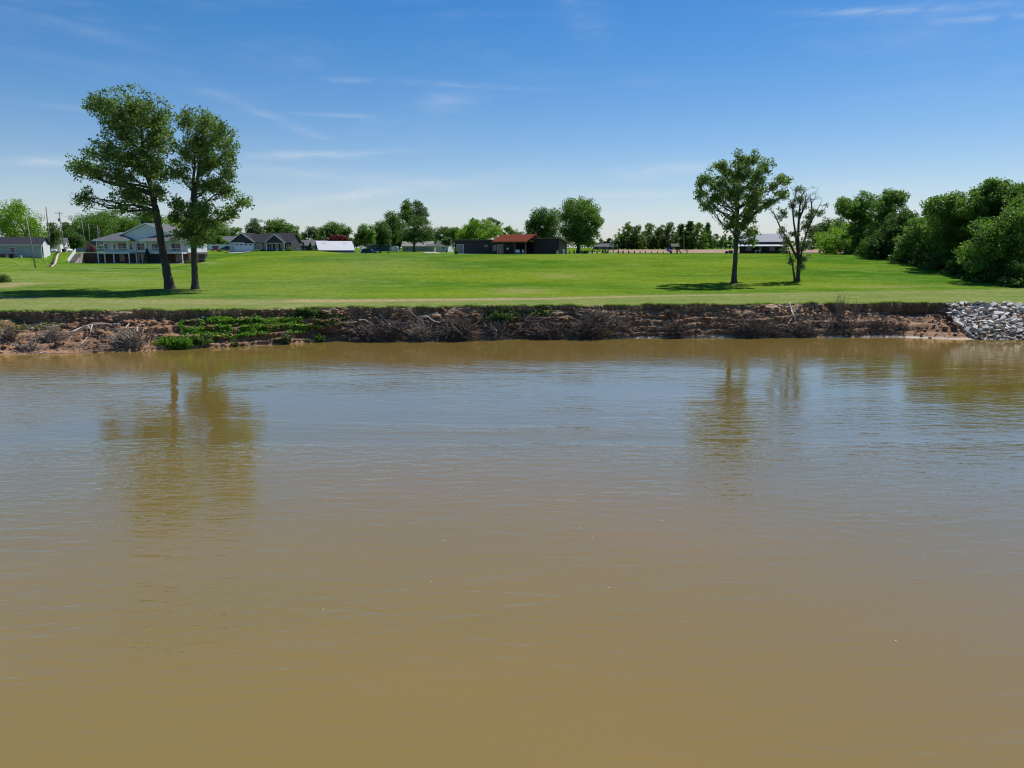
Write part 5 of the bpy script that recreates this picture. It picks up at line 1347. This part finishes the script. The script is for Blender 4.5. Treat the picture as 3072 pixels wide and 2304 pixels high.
pt.rotation_euler = (0, 0, math.radians(-22)); tag(pt, 'concrete terrace in front of the black house', kind='structure')
def chair(px, Y, label, m='white_trim', rz=0.0):
    g = ground(px, Y); c = empty('patio_chair', (g[0], Y, g[2] + .05), rz, label, 'chair', 'patio chairs by the dark house')
    box(c, 'seat', m, -.26, .26, -.25, .25, .40, .46); MB().slab([(-.26, .24, 1.0), (.26, .24, 1.0), (.26, .30, 1.0), (-.26, .30, 1.0)], .55).build('backrest', m, c)
    for sx in (-.22, .22):
        for sy in (-.21, .21): post(c, sx, sy, 0, .40, .05, m, 'leg')
for k, (px, Y) in enumerate([(1550, 176), (1557, 176.3), (1571, 176.5)]):
    chair(px, Y, ['leftmost of three pale chairs under the rust red porch', 'middle of three pale chairs under the rust red porch', 'rightmost of three pale chairs under the rust red porch'][k], rz=k * .4)
g = ground(1523, 176.5)
lp = empty('patio_lamp', g, 0, 'white shaded lamp at the left side of the rust red porch', 'lamp'); MB().tube([(0, 0, 0), (0, 0, 1.3)], .03, 6).build('stand', 'black_rubber', lp); MB().prism([(.28, 1.15), (.16, 1.5), (-.16, 1.5), (-.28, 1.15)][::-1], 'y', -.2, .2).build('shade', 'white_trim', lp); box(lp, 'base', 'black_rubber', -.18, .18, -.18, .18, 0, .05)
g = ground(1691, 177)
ur = empty('garden_urn', g, 0, 'white garden urn on a pedestal by the right wall of the black house', 'urn')
def lathe(pr, k=12):
    mb = MB(); n = len(pr)
    vs = [(rr_ * math.cos(2 * math.pi * j / k), rr_ * math.sin(2 * math.pi * j / k), z) for rr_, z in pr for j in range(k)]
    mb.add(vs, [(i * k + j, i * k + (j + 1) % k, (i + 1) * k + (j + 1) % k, (i + 1) * k + j) for i in range(n - 1) for j in range(k)] + [tuple(range(k - 1, -1, -1)), tuple(range((n - 1) * k, n * k))])
    return mb
lathe([(.22, 0), (.22, .08), (.12, .14), (.12, .45), (.2, .5)]).build('pedestal', 'white_trim', ur, smooth=False)
lathe([(.1, .5), (.25, .62), (.3, .85), (.26, 1.0), (.34, 1.1), (.3, 1.1), (.2, .9)]).build('bowl', 'white_trim', ur)
g = ground(1672, 176)
pot = empty('planter_pot', g, 0, 'small pale planter pot at the corner of the right wing', 'pot'); lathe([(.18, 0), (.28, .5), (.3, .55), (.26, .55), (.2, .4)]).build('pot', 'white_trim', pot)
V, Q, T = leaves(np.random.default_rng(1).normal(size=(160, 3)) * .17 + np.array((0, 0, .75)), .16, unit(np.random.default_rng(2).normal(size=(160, 3))), np.random.default_rng(3), np.random.default_rng(4).uniform(0, 1, 160))
link('plant', mesh_np('plant', V, Q, False, {'tint': T}), pot, 'leaf_dark')

# ---- black barn on the right
g = ground(2280, 196)
H = empty('black_barn', (g[0], 196, g[2]), math.radians(-24), 'black barn with grey metal roof and open porch behind the right cottonwood', 'barn')
MB().prism([(0, -.3), (11, -.3), (11, 3.2), (5.5, 5.15), (0, 3.2)], 'x', -5.4, 5.6).build('wall', 'black_siding', H)
MB().prism([(-.5, 3.12), (5.5, 5.35), (11.5, 3.12), (11.5, 2.97), (5.5, 5.2), (-.5, 2.97)], 'x', -5.9, 6.1).build('roof', 'grey_metal_roof', H)
MB().slab([(-5.9, -3.0, 2.0), (5.9, -3.0, 2.0), (5.9, -.02, 2.55), (-5.9, -.02, 2.55)], .12).build('porch_roof', 'white_metal_roof', H)
for x in (-5.6, -1.9, 1.9, 5.6): post(H, x, -2.8, -.2, 1.95, .16, 'black_siding')
window(H, -3, 0, .7, 1.4, 1.1, panes=2, trim='black_siding'); door(H, 0, 0, 0, 1.0, 2.0, m='black_siding'); window(H, 3, 0, .7, 1.4, 1.1, panes=2, trim='black_siding')
MB().slab([(-1.0, -3.4, .85), (.4, -3.4, .85), (.4, -2.9, .85), (-1.0, -2.9, .85)], .08).box(-.9, -.8, -3.3, -3.0, 0, .77).box(.2, .3, -3.3, -3.0, 0, .77).build('bench', 'white_trim', H)

# ------------------------------------------------------------------ vehicles
simple('paint_white', (.78, .78, .78), rough=.25, var=.03, spec=.6)
simple('paint_maroon', (.16, .012, .035), rough=.25, var=.05, spec=.6)
simple('paint_dark', (.022, .028, .035), rough=.25, var=.05, spec=.6)
simple('lamp_lens', (.8, .78, .7), rough=.15, var=.03)
simple('tail_lens', (.4, .02, .02), rough=.2, var=.03)
def car(px, Y, rz, label, kind='suv', paint='paint_white', L=4.6, W_=1.85, Hh=1.65, group='parked vehicles'):
    g = ground(px, Y)
    c = empty('parked_car' if kind != 'pickup' else 'pickup_truck', (g[0], Y, g[2] + .03), rz, label, 'car' if kind != 'pickup' else 'truck', group)
    h = L / 2; b = Hh * .56
    lower = [(-h, .35), (-h + .05, .28), (h - .05, .28), (h, .4), (h - .02, .72), (h - .25, b - .12), (h * .42, b), (-h + .15, b), (-h, b - .15)]
    def loft(pr, wl, wt, zs):
        k = len(pr); vs = []
        for s in (-1, 1):
            for (x, z) in pr: vs.append((x, s * (wl + (wt - wl) * np.clip((z - zs[0]) / (zs[1] - zs[0]), 0, 1)) / 2, z))
        return MB().add(vs, [tuple(range(k)), tuple(range(2 * k - 1, k - 1, -1))] + [((i + 1) % k, i, k + i, k + (i + 1) % k) for i in range(k)])
    body = loft(lower, W_, W_ * .95, (.3, b)).build('body', paint, c)
    if kind == 'suv' or kind == 'van': cab = [(-h + .12, b - .02), (h * .40, b - .02), (h * .16, Hh - .06), (h * .05, Hh), (-h + .45, Hh), (-h + .25, Hh - .1)]
    elif kind == 'pickup': cab = [(-.55, b - .02), (h * .42, b - .02), (h * .22, Hh - .05), (-.35, Hh - .02), (-.5, Hh - .15)]
    else: cab = [(-h * .72, b - .02), (h * .42, b - .02), (h * .12, Hh - .03), (-h * .3, Hh - .03)]
    loft(cab, W_ * .93, W_ * .74, (b, Hh)).build('cabin', paint, c)
    x0, x1 = cab[-1][0] + .14, cab[2][0]
    for s in (-1, 1):
        wz0, wz1 = b + .05, Hh - .16
        y0_, y1_ = s * (W_ * .93 / 2 + .0), s * (W_ * .93 - (W_ * .19) * (wz1 - b) / (Hh - b)) / 2
        mid = (x0 + x1) / 2 + .1
        for (p, q, rk) in ((x0, mid - .05, 0.0), (mid + .05, x1 - .05, .32)):
            MB().add([(p, y0_ + s * .004, wz0), (q + rk, y0_ + s * .004, wz0), (q, y1_ + s * .012, wz1), (p, y1_ + s * .012, wz1),
                      (p, y0_ - s * .05, wz0), (q + rk, y0_ - s * .05, wz0), (q, y1_ - s * .05, wz1), (p, y1_ - s * .05, wz1)],
                     [(0, 1, 2, 3), (7, 6, 5, 4), (0, 4, 5, 1), (1, 5, 6, 2), (2, 6, 7, 3), (3, 7, 4, 0)]).build('side_window', 'glass_dark', c)
        for (xw) in (-h * .62, h * .62):
            pr = [(.33 * math.cos(t), .33 + .33 * math.sin(t)) for t in np.linspace(0, 2 * math.pi, 14, endpoint=False)]
            w_ = MB().prism([(xw + a, z) for a, z in pr], 'y', s * (W_ / 2 - .2), s * (W_ / 2 + .015)).build('wheel', 'black_rubber', c)
            MB().prism([(xw + a * .6, .33 + (z - .33) * .6) for a, z in pr], 'y', s * (W_ / 2 + .0), s * (W_ / 2 + .025)).build('rim', 'grey_metal', w_)
        MB().box(h - .16, h - .01, s * W_ * .40 - .17, s * W_ * .40 + .17, .56, .72).build('headlight', 'lamp_lens', c)
        MB().box(-h - .012, -h + .1, s * W_ * .42 - .12, s * W_ * .42 + .12, b - .36, b - .16).build('tail_light', 'tail_lens', c)
    a, d = cab[1], cab[2]
    wy0, wy1 = W_ * .40, W_ * .34
    MB().slab([(a[0] + .02, -wy0, a[1] + .07), (a[0] + .02, wy0, a[1] + .07), (d[0] + .06, wy1, d[1] - .04), (d[0] + .06, -wy1, d[1] - .04)], .03).build('windscreen', 'glass_dark', c)
    e, f_ = cab[0], cab[-1]
    MB().add([(e[0] - .012, -wy0, b + .12), (e[0] - .012, wy0, b + .12), (f_[0] - .012, wy1, f_[1] - .05), (f_[0] - .012, -wy1, f_[1] - .05), (e[0] + .05, -wy0, b + .12), (e[0] + .05, wy0, b + .12), (f_[0] + .05, wy1, f_[1] - .05), (f_[0] + .05, -wy1, f_[1] - .05)],
             [(0, 3, 2, 1), (4, 5, 6, 7), (0, 1, 5, 4), (1, 2, 6, 5), (2, 3, 7, 6), (3, 0, 4, 7)]).build('rear_window', 'glass_dark', c)
    return c
car(607, 192, math.radians(-60), 'white suv parked right of the white house', 'suv', 'paint_white', 4.7, 1.95, 1.75)
car(647, 200, math.radians(-68), 'maroon car parked in front of the white fence', 'sedan', 'paint_maroon', 4.5, 1.85, 1.45)
car(1110, 222, math.radians(-4), 'dark van parked on the lawn right of the white roofed barn', 'van', 'paint_dark', 4.9, 1.95, 1.6)
car(194, 224, math.radians(-25), 'white pickup truck by the pole with the transformer', 'pickup', 'paint_white', 5.4, 1.95, 1.8)
car(146, 214, math.radians(80), 'white suv in the shade behind the tall pole', 'suv', 'paint_white', 4.6, 1.85, 1.7)
car(116, 190, math.radians(0), 'maroon and white car beside the end of the grey bungalow', 'sedan', 'paint_maroon', 4.3, 1.8, 1.4)
car(688, 205, math.radians(-10), 'dark car left of the garage of the charcoal house', 'sedan', 'paint_dark', 4.3, 1.8, 1.3)

# ------------------------------------------------------------------ poles and wires
def pole(px0, py0, px1, py1, Y, label, arm=False, can=False, lamp=False, rad=.15, name='utility_pole'):
    b = ground(px0, Y); t = at(px1, py1, Y)
    o = empty(name, b, 0, label, 'pole', 'utility poles')
    d = t - b
    MB().tube([(0, 0, -.4), tuple(d * .5), tuple(d)], [rad, rad * .85, rad * .7], 8).build('shaft', 'weathered_pole', o, smooth=True)
    if arm:
        a = d * .955
        ar = MB().box(a[0] - 1.2, a[0] + 1.2, a[1] - .2, a[1] - .08, a[2] - .06, a[2] + .06).build('crossarm', 'weathered_pole', o)
        for x in (-1.1, -.55, .55, 1.1): lathe([(.05, 0), (.07, .08), (.04, .16)], 6).build('insulator', 'grey_metal', ar, (a[0] + x, a[1] - .14, a[2] + .06))
    if can:
        a = d * .79
        lathe([(.05, -.45), (.24, -.42), (.24, .42), (.18, .5), (.05, .52)], 10).build('transformer', 'grey_metal', o, (a[0] - .36, a[1] - .1, a[2]))
    if lamp:
        a = d * .99
        MB().tube([tuple(a), (a[0] - .3, a[1], a[2] + .1), (a[0] - .9, a[1] - .1, a[2] + .05)], .035, 5).build('lamp_arm', 'grey_metal', o)
        MB().box(a[0] - 1.25, a[0] - .85, a[1] - .2, a[1], a[2] - .06, a[2] + .06).build('lamp_head', 'grey_metal', o)
    return t
t1 = pole(107, 800, 78, 650, 150, 'leaning pole on the lawn in front of the grey bungalow', rad=.14)
t2 = pole(152, 752, 138, 621, 178, 'tallest pole right of the grey bungalow', rad=.17)
t3 = pole(194, 745, 177, 634, 215, 'pole with crossarm and grey transformer', True, True, rad=.16)
t4 = pole(259, 747, 244, 659, 200, 'thin leaning pole at the top of the garden stairs', rad=.11)
t5 = pole(272, 738, 265, 672, 245, 'pole with a street lamp left of the white house', lamp=True, rad=.12)
t6 = pole(298, 742, 292, 676, 235, 'pole nearest the white house porch roof', rad=.12)
t7 = pole(302, 738, 297, 680, 262, 'far pole with a transformer near the white house porch', can=True, rad=.12)
pole(389, 738, 387, 678, 290, 'pole top behind the white house roof', rad=.12)
pole(922, 738, 922, 683, 290, 'thin far pole behind the low grey roofed house', lamp=True, rad=.11)
pole(975, 738, 974, 690, 262, 'pole behind the white roofed barn', rad=.13)
pole(1838, 750, 1838, 712, 480, 'pole in front of the far brick ranch', rad=.2)
pole(1853, 750, 1853, 733, 470, 'short street lamp pole right of the far brick ranch', lamp=True, rad=.16)
pole(2052, 751, 2052, 704, 480, 'pole at the field right of the play set', rad=.2)
pole(1375, 738, 1375, 712, 420, 'far pole above the left end of the black house', rad=.15)
def wire(a, b, sag, label, rad=.022, dz=0.0):
    a, b = np.array(a) - (0, 0, dz), np.array(b)
    t = np.linspace(0, 1, 16)[:, None]
    P = a * (1 - t) + b * t - np.array((0, 0, 1)) * (4 * sag * t * (1 - t))
    o = MB().tube(P - a, rad, 4).build('power_line', 'black_rubber', None, a)
    tag(o, label, 'wire', 'overhead wires')
hb = at(106, 712, 168)
wire(t2, hb, 1.5, 'upper wire sagging from the tallest pole to the grey bungalow', dz=4.2)
wire(t2, at(106, 716, 168), 1.6, 'lower wire sagging from the tallest pole to the grey bungalow', dz=5.0)
wire(t3, t4, .6, 'wire from the transformer pole to the thin leaning pole', dz=.6)
wire(t4, t6, .3, 'wire between the two poles left of the porch roof', dz=.8)
wire(t5, t7, .3, 'wire from the street lamp pole towards the white house', dz=.6)

def stake(px, py0, px1, py1, Y, label, m, rad=.05):
    b = ground(px, Y); t = at(px1, py1, Y)
    o = empty('yard_stake', b, 0, label, 'stake', 'yard stakes')
    MB().tube([(0, 0, -.2), tuple(t - b)], [rad, rad * .9], 6).build('rod', m, o); lathe([(rad * .9, 0), (rad * 1.1, .03), (rad * .4, .08)], 6).build('tip', m, o, tuple(t - b))
simple('yellow_paint', (.55, .50, .22), rough=.6, var=.1)
stake(149, 799, 129, 768, 151, 'leaning yellow marker stake by the stone edging', 'yellow_paint', .07)
stake(106, 832, 105, 814, 138, 'white marker stake below the leaning pole', 'white_trim', .06)
stake(213, 745, 203, 722, 215, 'leaning white guy guard beside the olive bush', 'white_trim', .07)
stake(1240, 762, 1240, 751, 230, 'thin yellow stake on the lawn below the tan house', 'yellow_paint', .05)
stake(1217, 760, 1217, 740, 235, 'slim sapling stake left of the yellow one', 'weathered_pole', .06)
# curved edging of dark stones with a gravel strip beside the grass ramp
E_ = [(148, 153), (150, 156), (153, 160), (157, 165), (161, 170), (166, 176), (171, 182), (176, 188)]
eg = empty('stone_edging', ground(160, 168), 0, 'curved row of dark edging stones beside the grass ramp', 'edging')
pts = np.array([ground(a, b) for a, b in E_]); el_ = np.array(eg.location)
for q in np.linspace(0, 7, 30):
    p = np.array([np.interp(q, range(8), pts[:, k]) for k in range(3)]); p[2] = float(terrain(p[0], p[1]))
    o = bpy.data.objects.new('edging_stone', stones[int(q * 3) % 14].copy()); o.data.materials.clear(); o.data.materials.append(MATS['dark_block']); COL.objects.link(o); o.parent = eg
    o.location = p - el_ + np.array((0, 0, .12)); o.scale = (.6, .8, .5); o.rotation_euler = (0, 0, q)
strip('gravel_strip', [(p[0] + .6, p[1], .18) for p in pts], 'stone_block', 'narrow pale gravel strip beside the curved edging stones', lift=.05)
strip('lane', [(xat(330, 218, 9), 214, 2.2), (xat(190, 216, 9), 216, 2.2), (xat(60, 215, 9), 214, 2.2)], 'concrete', 'pale gravel lane behind the bungalow and the poles')
strip('driveway', [(xat(1600, 181), 183.5, 1.2), (xat(1720, 186), 187, 1.4), (xat(1760, 200), 200, 1.4), (xat(1800, 225), 225, 1.5), (xat(1900, 212), 209, 1.2)], 'concrete', 'pale gravel drive curving past the young evergreens')

# ------------------------------------------------------------------ play set
simple('slide_plastic', (.045, .035, .28), rough=.35, var=.06, spec=.5)
simple('dark_timber', (.055, .038, .030), rough=.8, var=.2)
simple('green_tarp', (.022, .030, .024), rough=.7, var=.15)
g = ground(2022, 190)
K = empty('play_set', (g[0], 190, g[2]), 0, 'wooden play tower with curved violet blue slide and swing frame', 'play set')
for sx in (-.75, .75):
    for sy in (-.75, .75): post(K, sx, sy, -.2, 1.8, .18, 'dark_timber', 'leg')
box(K, 'platform', 'dark_timber', -.85, .85, -.85, .85, 1.05, 1.15)
for (a, b, c, d) in ((-.8, .8, -.8, -.76), (-.8, .8, .76, .8)): MB().box(a, b, c, d, 1.25, 1.32).box(a, b, c, d, 1.5, 1.56).build('rail', 'dark_timber', K)
gable_x(K, -1.0, 1.0, -1.0, 1.0, 1.85, 2.6, 'green_tarp', 'roof', t=.06)
MB().prism([(-.8, 1.78), (.8, 1.78), (0, 2.42)], 'x', -.82, -.76).build('roof_gable', 'dark_timber', K); MB().prism([(-.8, 1.78), (.8, 1.78), (0, 2.42)], 'x', .76, .82).build('roof_gable', 'dark_timber', K)
th = np.linspace(0, math.pi * 1.25, 18)
pth = np.array([(-.85 - .55 - .72 * math.cos(t - .6) + .4, -.6 + .55 * math.sin(t * 1.0) - .3, 1.55 - 1.25 * (k / 17)) for k, t in enumerate(th)])
pth = bez(np.array((-.8, -.2, 1.45)), np.array((-2.9, -.6, .95)), np.array((-1.0, -1.6, .25)), 18)
sl = MB(); nrm2 = np.gradient(pth[:, :2], axis=0); nrm2 /= np.linalg.norm(nrm2, axis=1, keepdims=True)
prof_ = [(-.38, .28), (-.34, .0), (.34, .0), (.38, .28), (.33, .28), (.29, .06), (-.29, .06), (-.33, .28)]
vs = []
for p, d in zip(pth, nrm2):
    for (u, z) in prof_: vs.append((p[0] - d[1] * u, p[1] + d[0] * u, p[2] + z))
sl.add(vs, [(i * 8 + j, i * 8 + (j + 1) % 8, (i + 1) * 8 + (j + 1) % 8, (i + 1) * 8 + j) for i in range(17) for j in range(8)]).build('slide', 'slide_plastic', K)
MB().box(.8, 3.4, -.06, .06, 1.62, 1.74).build('swing_beam', 'dark_timber', K)
for s in (-1, 1): MB().tube([(3.3, 0, 1.72), (3.45, s * .9, -.1)], .06, 6).build('swing_leg', 'dark_timber', K)
MB().tube([(3.35, -.5, .8), (3.35, .5, .8)], .04, 5).build('swing_brace', 'dark_timber', K)
for x in (1.6, 2.5):
    sw = MB().box(x - .25, x + .25, -.1, .1, .42, .46).build('swing_seat', 'slide_plastic', K)
    for s in (-.23, .23): MB().tube([(x + s, 0, .45), (x + s, 0, 1.65)], .015, 4).build('swing_rope', 'weathered_pole', sw)
MB().slab([(.8, -.9, 1.1), (1.05, -.9, 1.1), (2.0, -1.1, -.05), (1.75, -1.1, -.05)], .1).build('ladder', 'dark_timber', K)

# ------------------------------------------------------------------ small conifers and yard shrubs
def cone_mesh(seed, n=420):
    rr = np.random.default_rng(seed); u = rr.uniform(0, 1, n) ** .7
    rad = (.36 * (1 - u) ** .8 + .03) * rr.uniform(.7, 1.1, n); a = rr.uniform(0, 6.283, n)
    C = np.stack([rad * np.cos(a), rad * np.sin(a), .04 + u * .96], -1)
    V, Q, T = leaves(C, .16, unit(np.stack([np.cos(a), np.sin(a), .5 + 0 * a], -1) + rr.normal(size=(n, 3)) * .4), rr, rr.uniform(0, 1, n), .5)
    m = mesh_np('foliage', V, Q, False, {'tint': T}); m.materials.append(MATS['leaf_conifer']); return m
cones = [cone_mesh(k) for k in range(4)]
tm = MB().tube([(0, 0, -.15), (0, 0, .5)], [.045, .03], 6); tmo = tm.build('x', 'bark', None); trunk_me = tmo.data; bpy.data.objects.remove(tmo)
def conifer(px, Y, h, label, group=None, wdt=1.0, k=0):
    b = ground(px, Y); o = empty('young_evergreen', b, 0, label, 'evergreen', group)
    f = link('foliage', cones[k % 4], o); f.scale = (h * wdt, h * wdt, h); f.rotation_euler = (0, 0, k * 1.3)
    t = link('trunk', trunk_me, o); t.scale = (h, h, h)
ORD = ['first', 'second', 'third', 'fourth', 'fifth', 'sixth', 'seventh', 'eighth', 'ninth', 'tenth']
for k, px in enumerate([1709, 1722, 1743, 1748.5, 1763, 1777, 1791, 1807, 1816, 1822]):
    conifer(px, 188 + (k % 3), .85 + .12 * ((k * 7) % 3), ORD[k] + ' young evergreen from the left in the front row along the gravel drive', 'front row of young evergreens', .9, k)
for k, px in enumerate([1783, 1797, 1811, 1825, 1840]):
    conifer(px, 232, .8, ORD[k] + ' young evergreen from the left in the back row before the brick ranch', 'back row of young evergreens', .8, k)
for k, px in enumerate([1855, 1869, 1886, 1903, 1920, 1936, 1955, 1972, 1990]):
    conifer(px, 196 + (k % 2), .95 - .05 * k, ORD[k] + ' young evergreen from the left along the field edge left of the play set', 'young evergreens along the field edge', .8, k)
for k, (px, lab) in enumerate([(2458, 'small dark evergreen right of the half bare tree'), (2488, 'small dark evergreen in front of the lime green tree'), (2520, 'small dark evergreen nearest the right hand wood')]):
    conifer(px, 196, .9, lab, 'small evergreens by the right hand wood', .9, k)
conifer(444.5, 171.2, 3.4, 'tall dark conical evergreen in front of the white house', None, .75, 2)
conifer(1141, 212, 1.15, 'rounded dark evergreen shrub right of the van', None, 1.2, 1)
conifer(911, 199, 2.3, 'left one of two upright green shrubs by the white roofed barn', None, .8, 0)
conifer(932, 200, 2.3, 'right one of two upright green shrubs by the white roofed barn', None, .8, 3)
def yard(px, Y, w, h, label, mat='leaf_green', n=700, leaf=.16):
    b = ground(px, Y); rr = np.random.default_rng(int(px * 3)); o = empty('yard_shrub', b, 0, label, 'shrub', 'yard shrubs')
    q = unit(rr.normal(size=(n, 3))) * rr.uniform(0, 1, (n, 1)) ** .4; q[:, 2] = np.abs(q[:, 2])
    q = q * (1 + .2 * fbm(q[:, 0] * 3, q[:, 1] * 3, q[:, 2] * 3, 2))[:, None]
    C = q * np.array((w / 2, w / 2.4, h))
    V, Q, T = leaves(C + (0, 0, .03), leaf, unit(q + rr.normal(size=(n, 3)) * .5), rr, rr.uniform(0, 1, n), .7)
    link('foliage', mesh_np('foliage', V, Q, False, {'tint': T}), o, mat)
    MB().tube([(0, 0, -.1), (.05, 0, h * .5)], [.05, .02], 5).tube([(0, 0, 0), (-.2 * w, .1, h * .55)], [.04, .015], 5).build('stems', 'bark', o)
yard(868, 192.5, 1.6, 1.1, 'round green shrub at the right corner of the charcoal house')
yard(770, 193, 1.5, .5, 'low flowering shrub right of the garage door', 'leaf_bright')
yard(790, 193.6, 1.8, .4, 'low dark shrub by the charcoal house wall', 'leaf_dark')
yard(850, 192.6, 1.6, .35, 'low shrub right of the charcoal house door', 'leaf_green')
yard(660, 196, 1.6, .6, 'pale ornamental grass right of the maroon car', 'leaf_pale')
yard(274, 189, 3.0, 2.4, 'reddish dark bush at the top of the garden stairs', 'leaf_red', 900, .22)
yard(590, 172, 1.4, 1.3, 'red flowering bush at the right end of the white house', 'leaf_red')
yard(580, 173.2, 2.0, 1.9, 'green bush beside the red flowering bush', 'leaf_green', 900)
yard(563, 171.6, 1.8, .8, 'dark low shrub under the right deck of the white house', 'leaf_dark')
yard(1369, 178.0, 1.2, 1.2, 'round bush in front of the big left window of the black house', 'leaf_dark')
yard(1755, 192, 1.4, .9, 'shrub at the foot of the tall lit tree', 'leaf_dark')
yard(1895 - 125, 230, 2.6, 1.6, 'leafy shrub behind the tall lit tree', 'leaf_bright')
yard(945, 205, 2.2, .5, 'low shrub at the left corner of the white roofed barn', 'leaf_green')
yard(12, 118, 2.4, 1.4, 'dark shrub on the lawn at the left edge of the photo', 'leaf_dark', 900, .2)
# odds and ends
def crate(px, Y, w, d, h, label, m, name, cat):
    b = ground(px, Y); o = empty(name, b, 0, label, cat)
    box(o, 'body', m, -w / 2, w / 2, -d / 2, d / 2, 0, h); box(o, 'lid', m, -w / 2 - .04, w / 2 + .04, -d / 2 - .04, d / 2 + .04, h, h + .08)
    return o
o = crate(38, 164, .9, .8, .8, 'dark grill standing against the grey bungalow', 'black_rubber', 'patio_grill', 'grill')
for sx in (-.35, .35): post(o, sx, -.3, -.1, .0, .06, 'grey_metal', 'leg')
crate(12, 164.3, 1.4, .8, .7, 'dark storage box at the left wall of the grey bungalow', 'dark_block', 'storage_box', 'box')
crate(62, 164.5, .5, .5, .5, 'small pale tub by the grey bungalow wall', 'stone_block', 'garden_tub', 'tub')
crate(178, 218, 1.9, 1.4, 2.2, 'white garden shed cabinet beside the white pickup', 'white_trim', 'garden_cabinet', 'cabinet')
crate(192, 213, .7, .7, .9, 'dark wheeled bin by the transformer pole', 'black_rubber', 'rubbish_bin', 'bin')
crate(2180, 195, .7, .6, .55, 'dark box at the field edge left of the cottonwood trunk', 'black_rubber', 'field_box', 'box')
crate(2192, 195.3, 1.0, .6, .75, 'larger dark box beside the cottonwood trunk', 'dark_block', 'field_box', 'box')
crate(1165, 226, .5, .4, .45, 'dark utility box on the lawn right of the van', 'black_rubber', 'utility_box', 'box')
crate(1085, 228, .9, .7, 2.2, 'white cabinet between the barn and the van', 'white_trim', 'garden_cabinet', 'cabinet')
for k, (px, Y, w) in enumerate([(1281, 198, 1.6), (1300, 199, 2.2)]):
    b = ground(px, Y); rr = np.random.default_rng(k)
    pr = [(w, -.05), (w * .7, .18), (w * .35, .36), (.05, .42)]
    o = lathe(pr, 14).build('sand_pile', 'stone_block', None, b, True)
    tag(o, ['smaller pale sand pile on the lawn left of the black house', 'wider pale sand pile nearest the black house'][k], 'pile', 'sand piles on the lawn')
# white foam cups and floating bits
simple('foam', (.8, .8, .78), rough=.6, var=.03)
for k, (px, py) in enumerate([(345, 940), (612, 954), (98, 986)]):
    p = on_bank2(px, py) + np.array((0, -.15, .08)); o = link('litter_scrap', stones[k].copy(), None, None, p); o.data.materials.clear(); o.data.materials.append(MATS['foam']); o.scale = (.4, .3, .4)
    tag(o, ['white litter scrap below the bank edge above the long curved log', 'white litter scrap caught in the green creeper', 'white litter scrap on the weeds near the left edge'][k], 'litter', 'litter on the bank')

# foam flecks and leaf bits drifting on the river
r = np.random.default_rng(91)
n = 70
Yq = r.uniform(15, 66, n); Xq = r.uniform(-.7, .7, n) * Yq
C = np.stack([Xq, Yq, np.full(n, .012)], -1)
V, Q, T = leaves(C, .04, unit(np.array((0, 0, 1.0)) + r.normal(size=(n, 3)) * .05), r, r.uniform(0, 1, n), .8)
tag(link('foam_flecks', mesh_np('foam_flecks', V, Q), None, 'foam'), 'tiny white foam flecks drifting on the river', 'foam', kind='stuff')
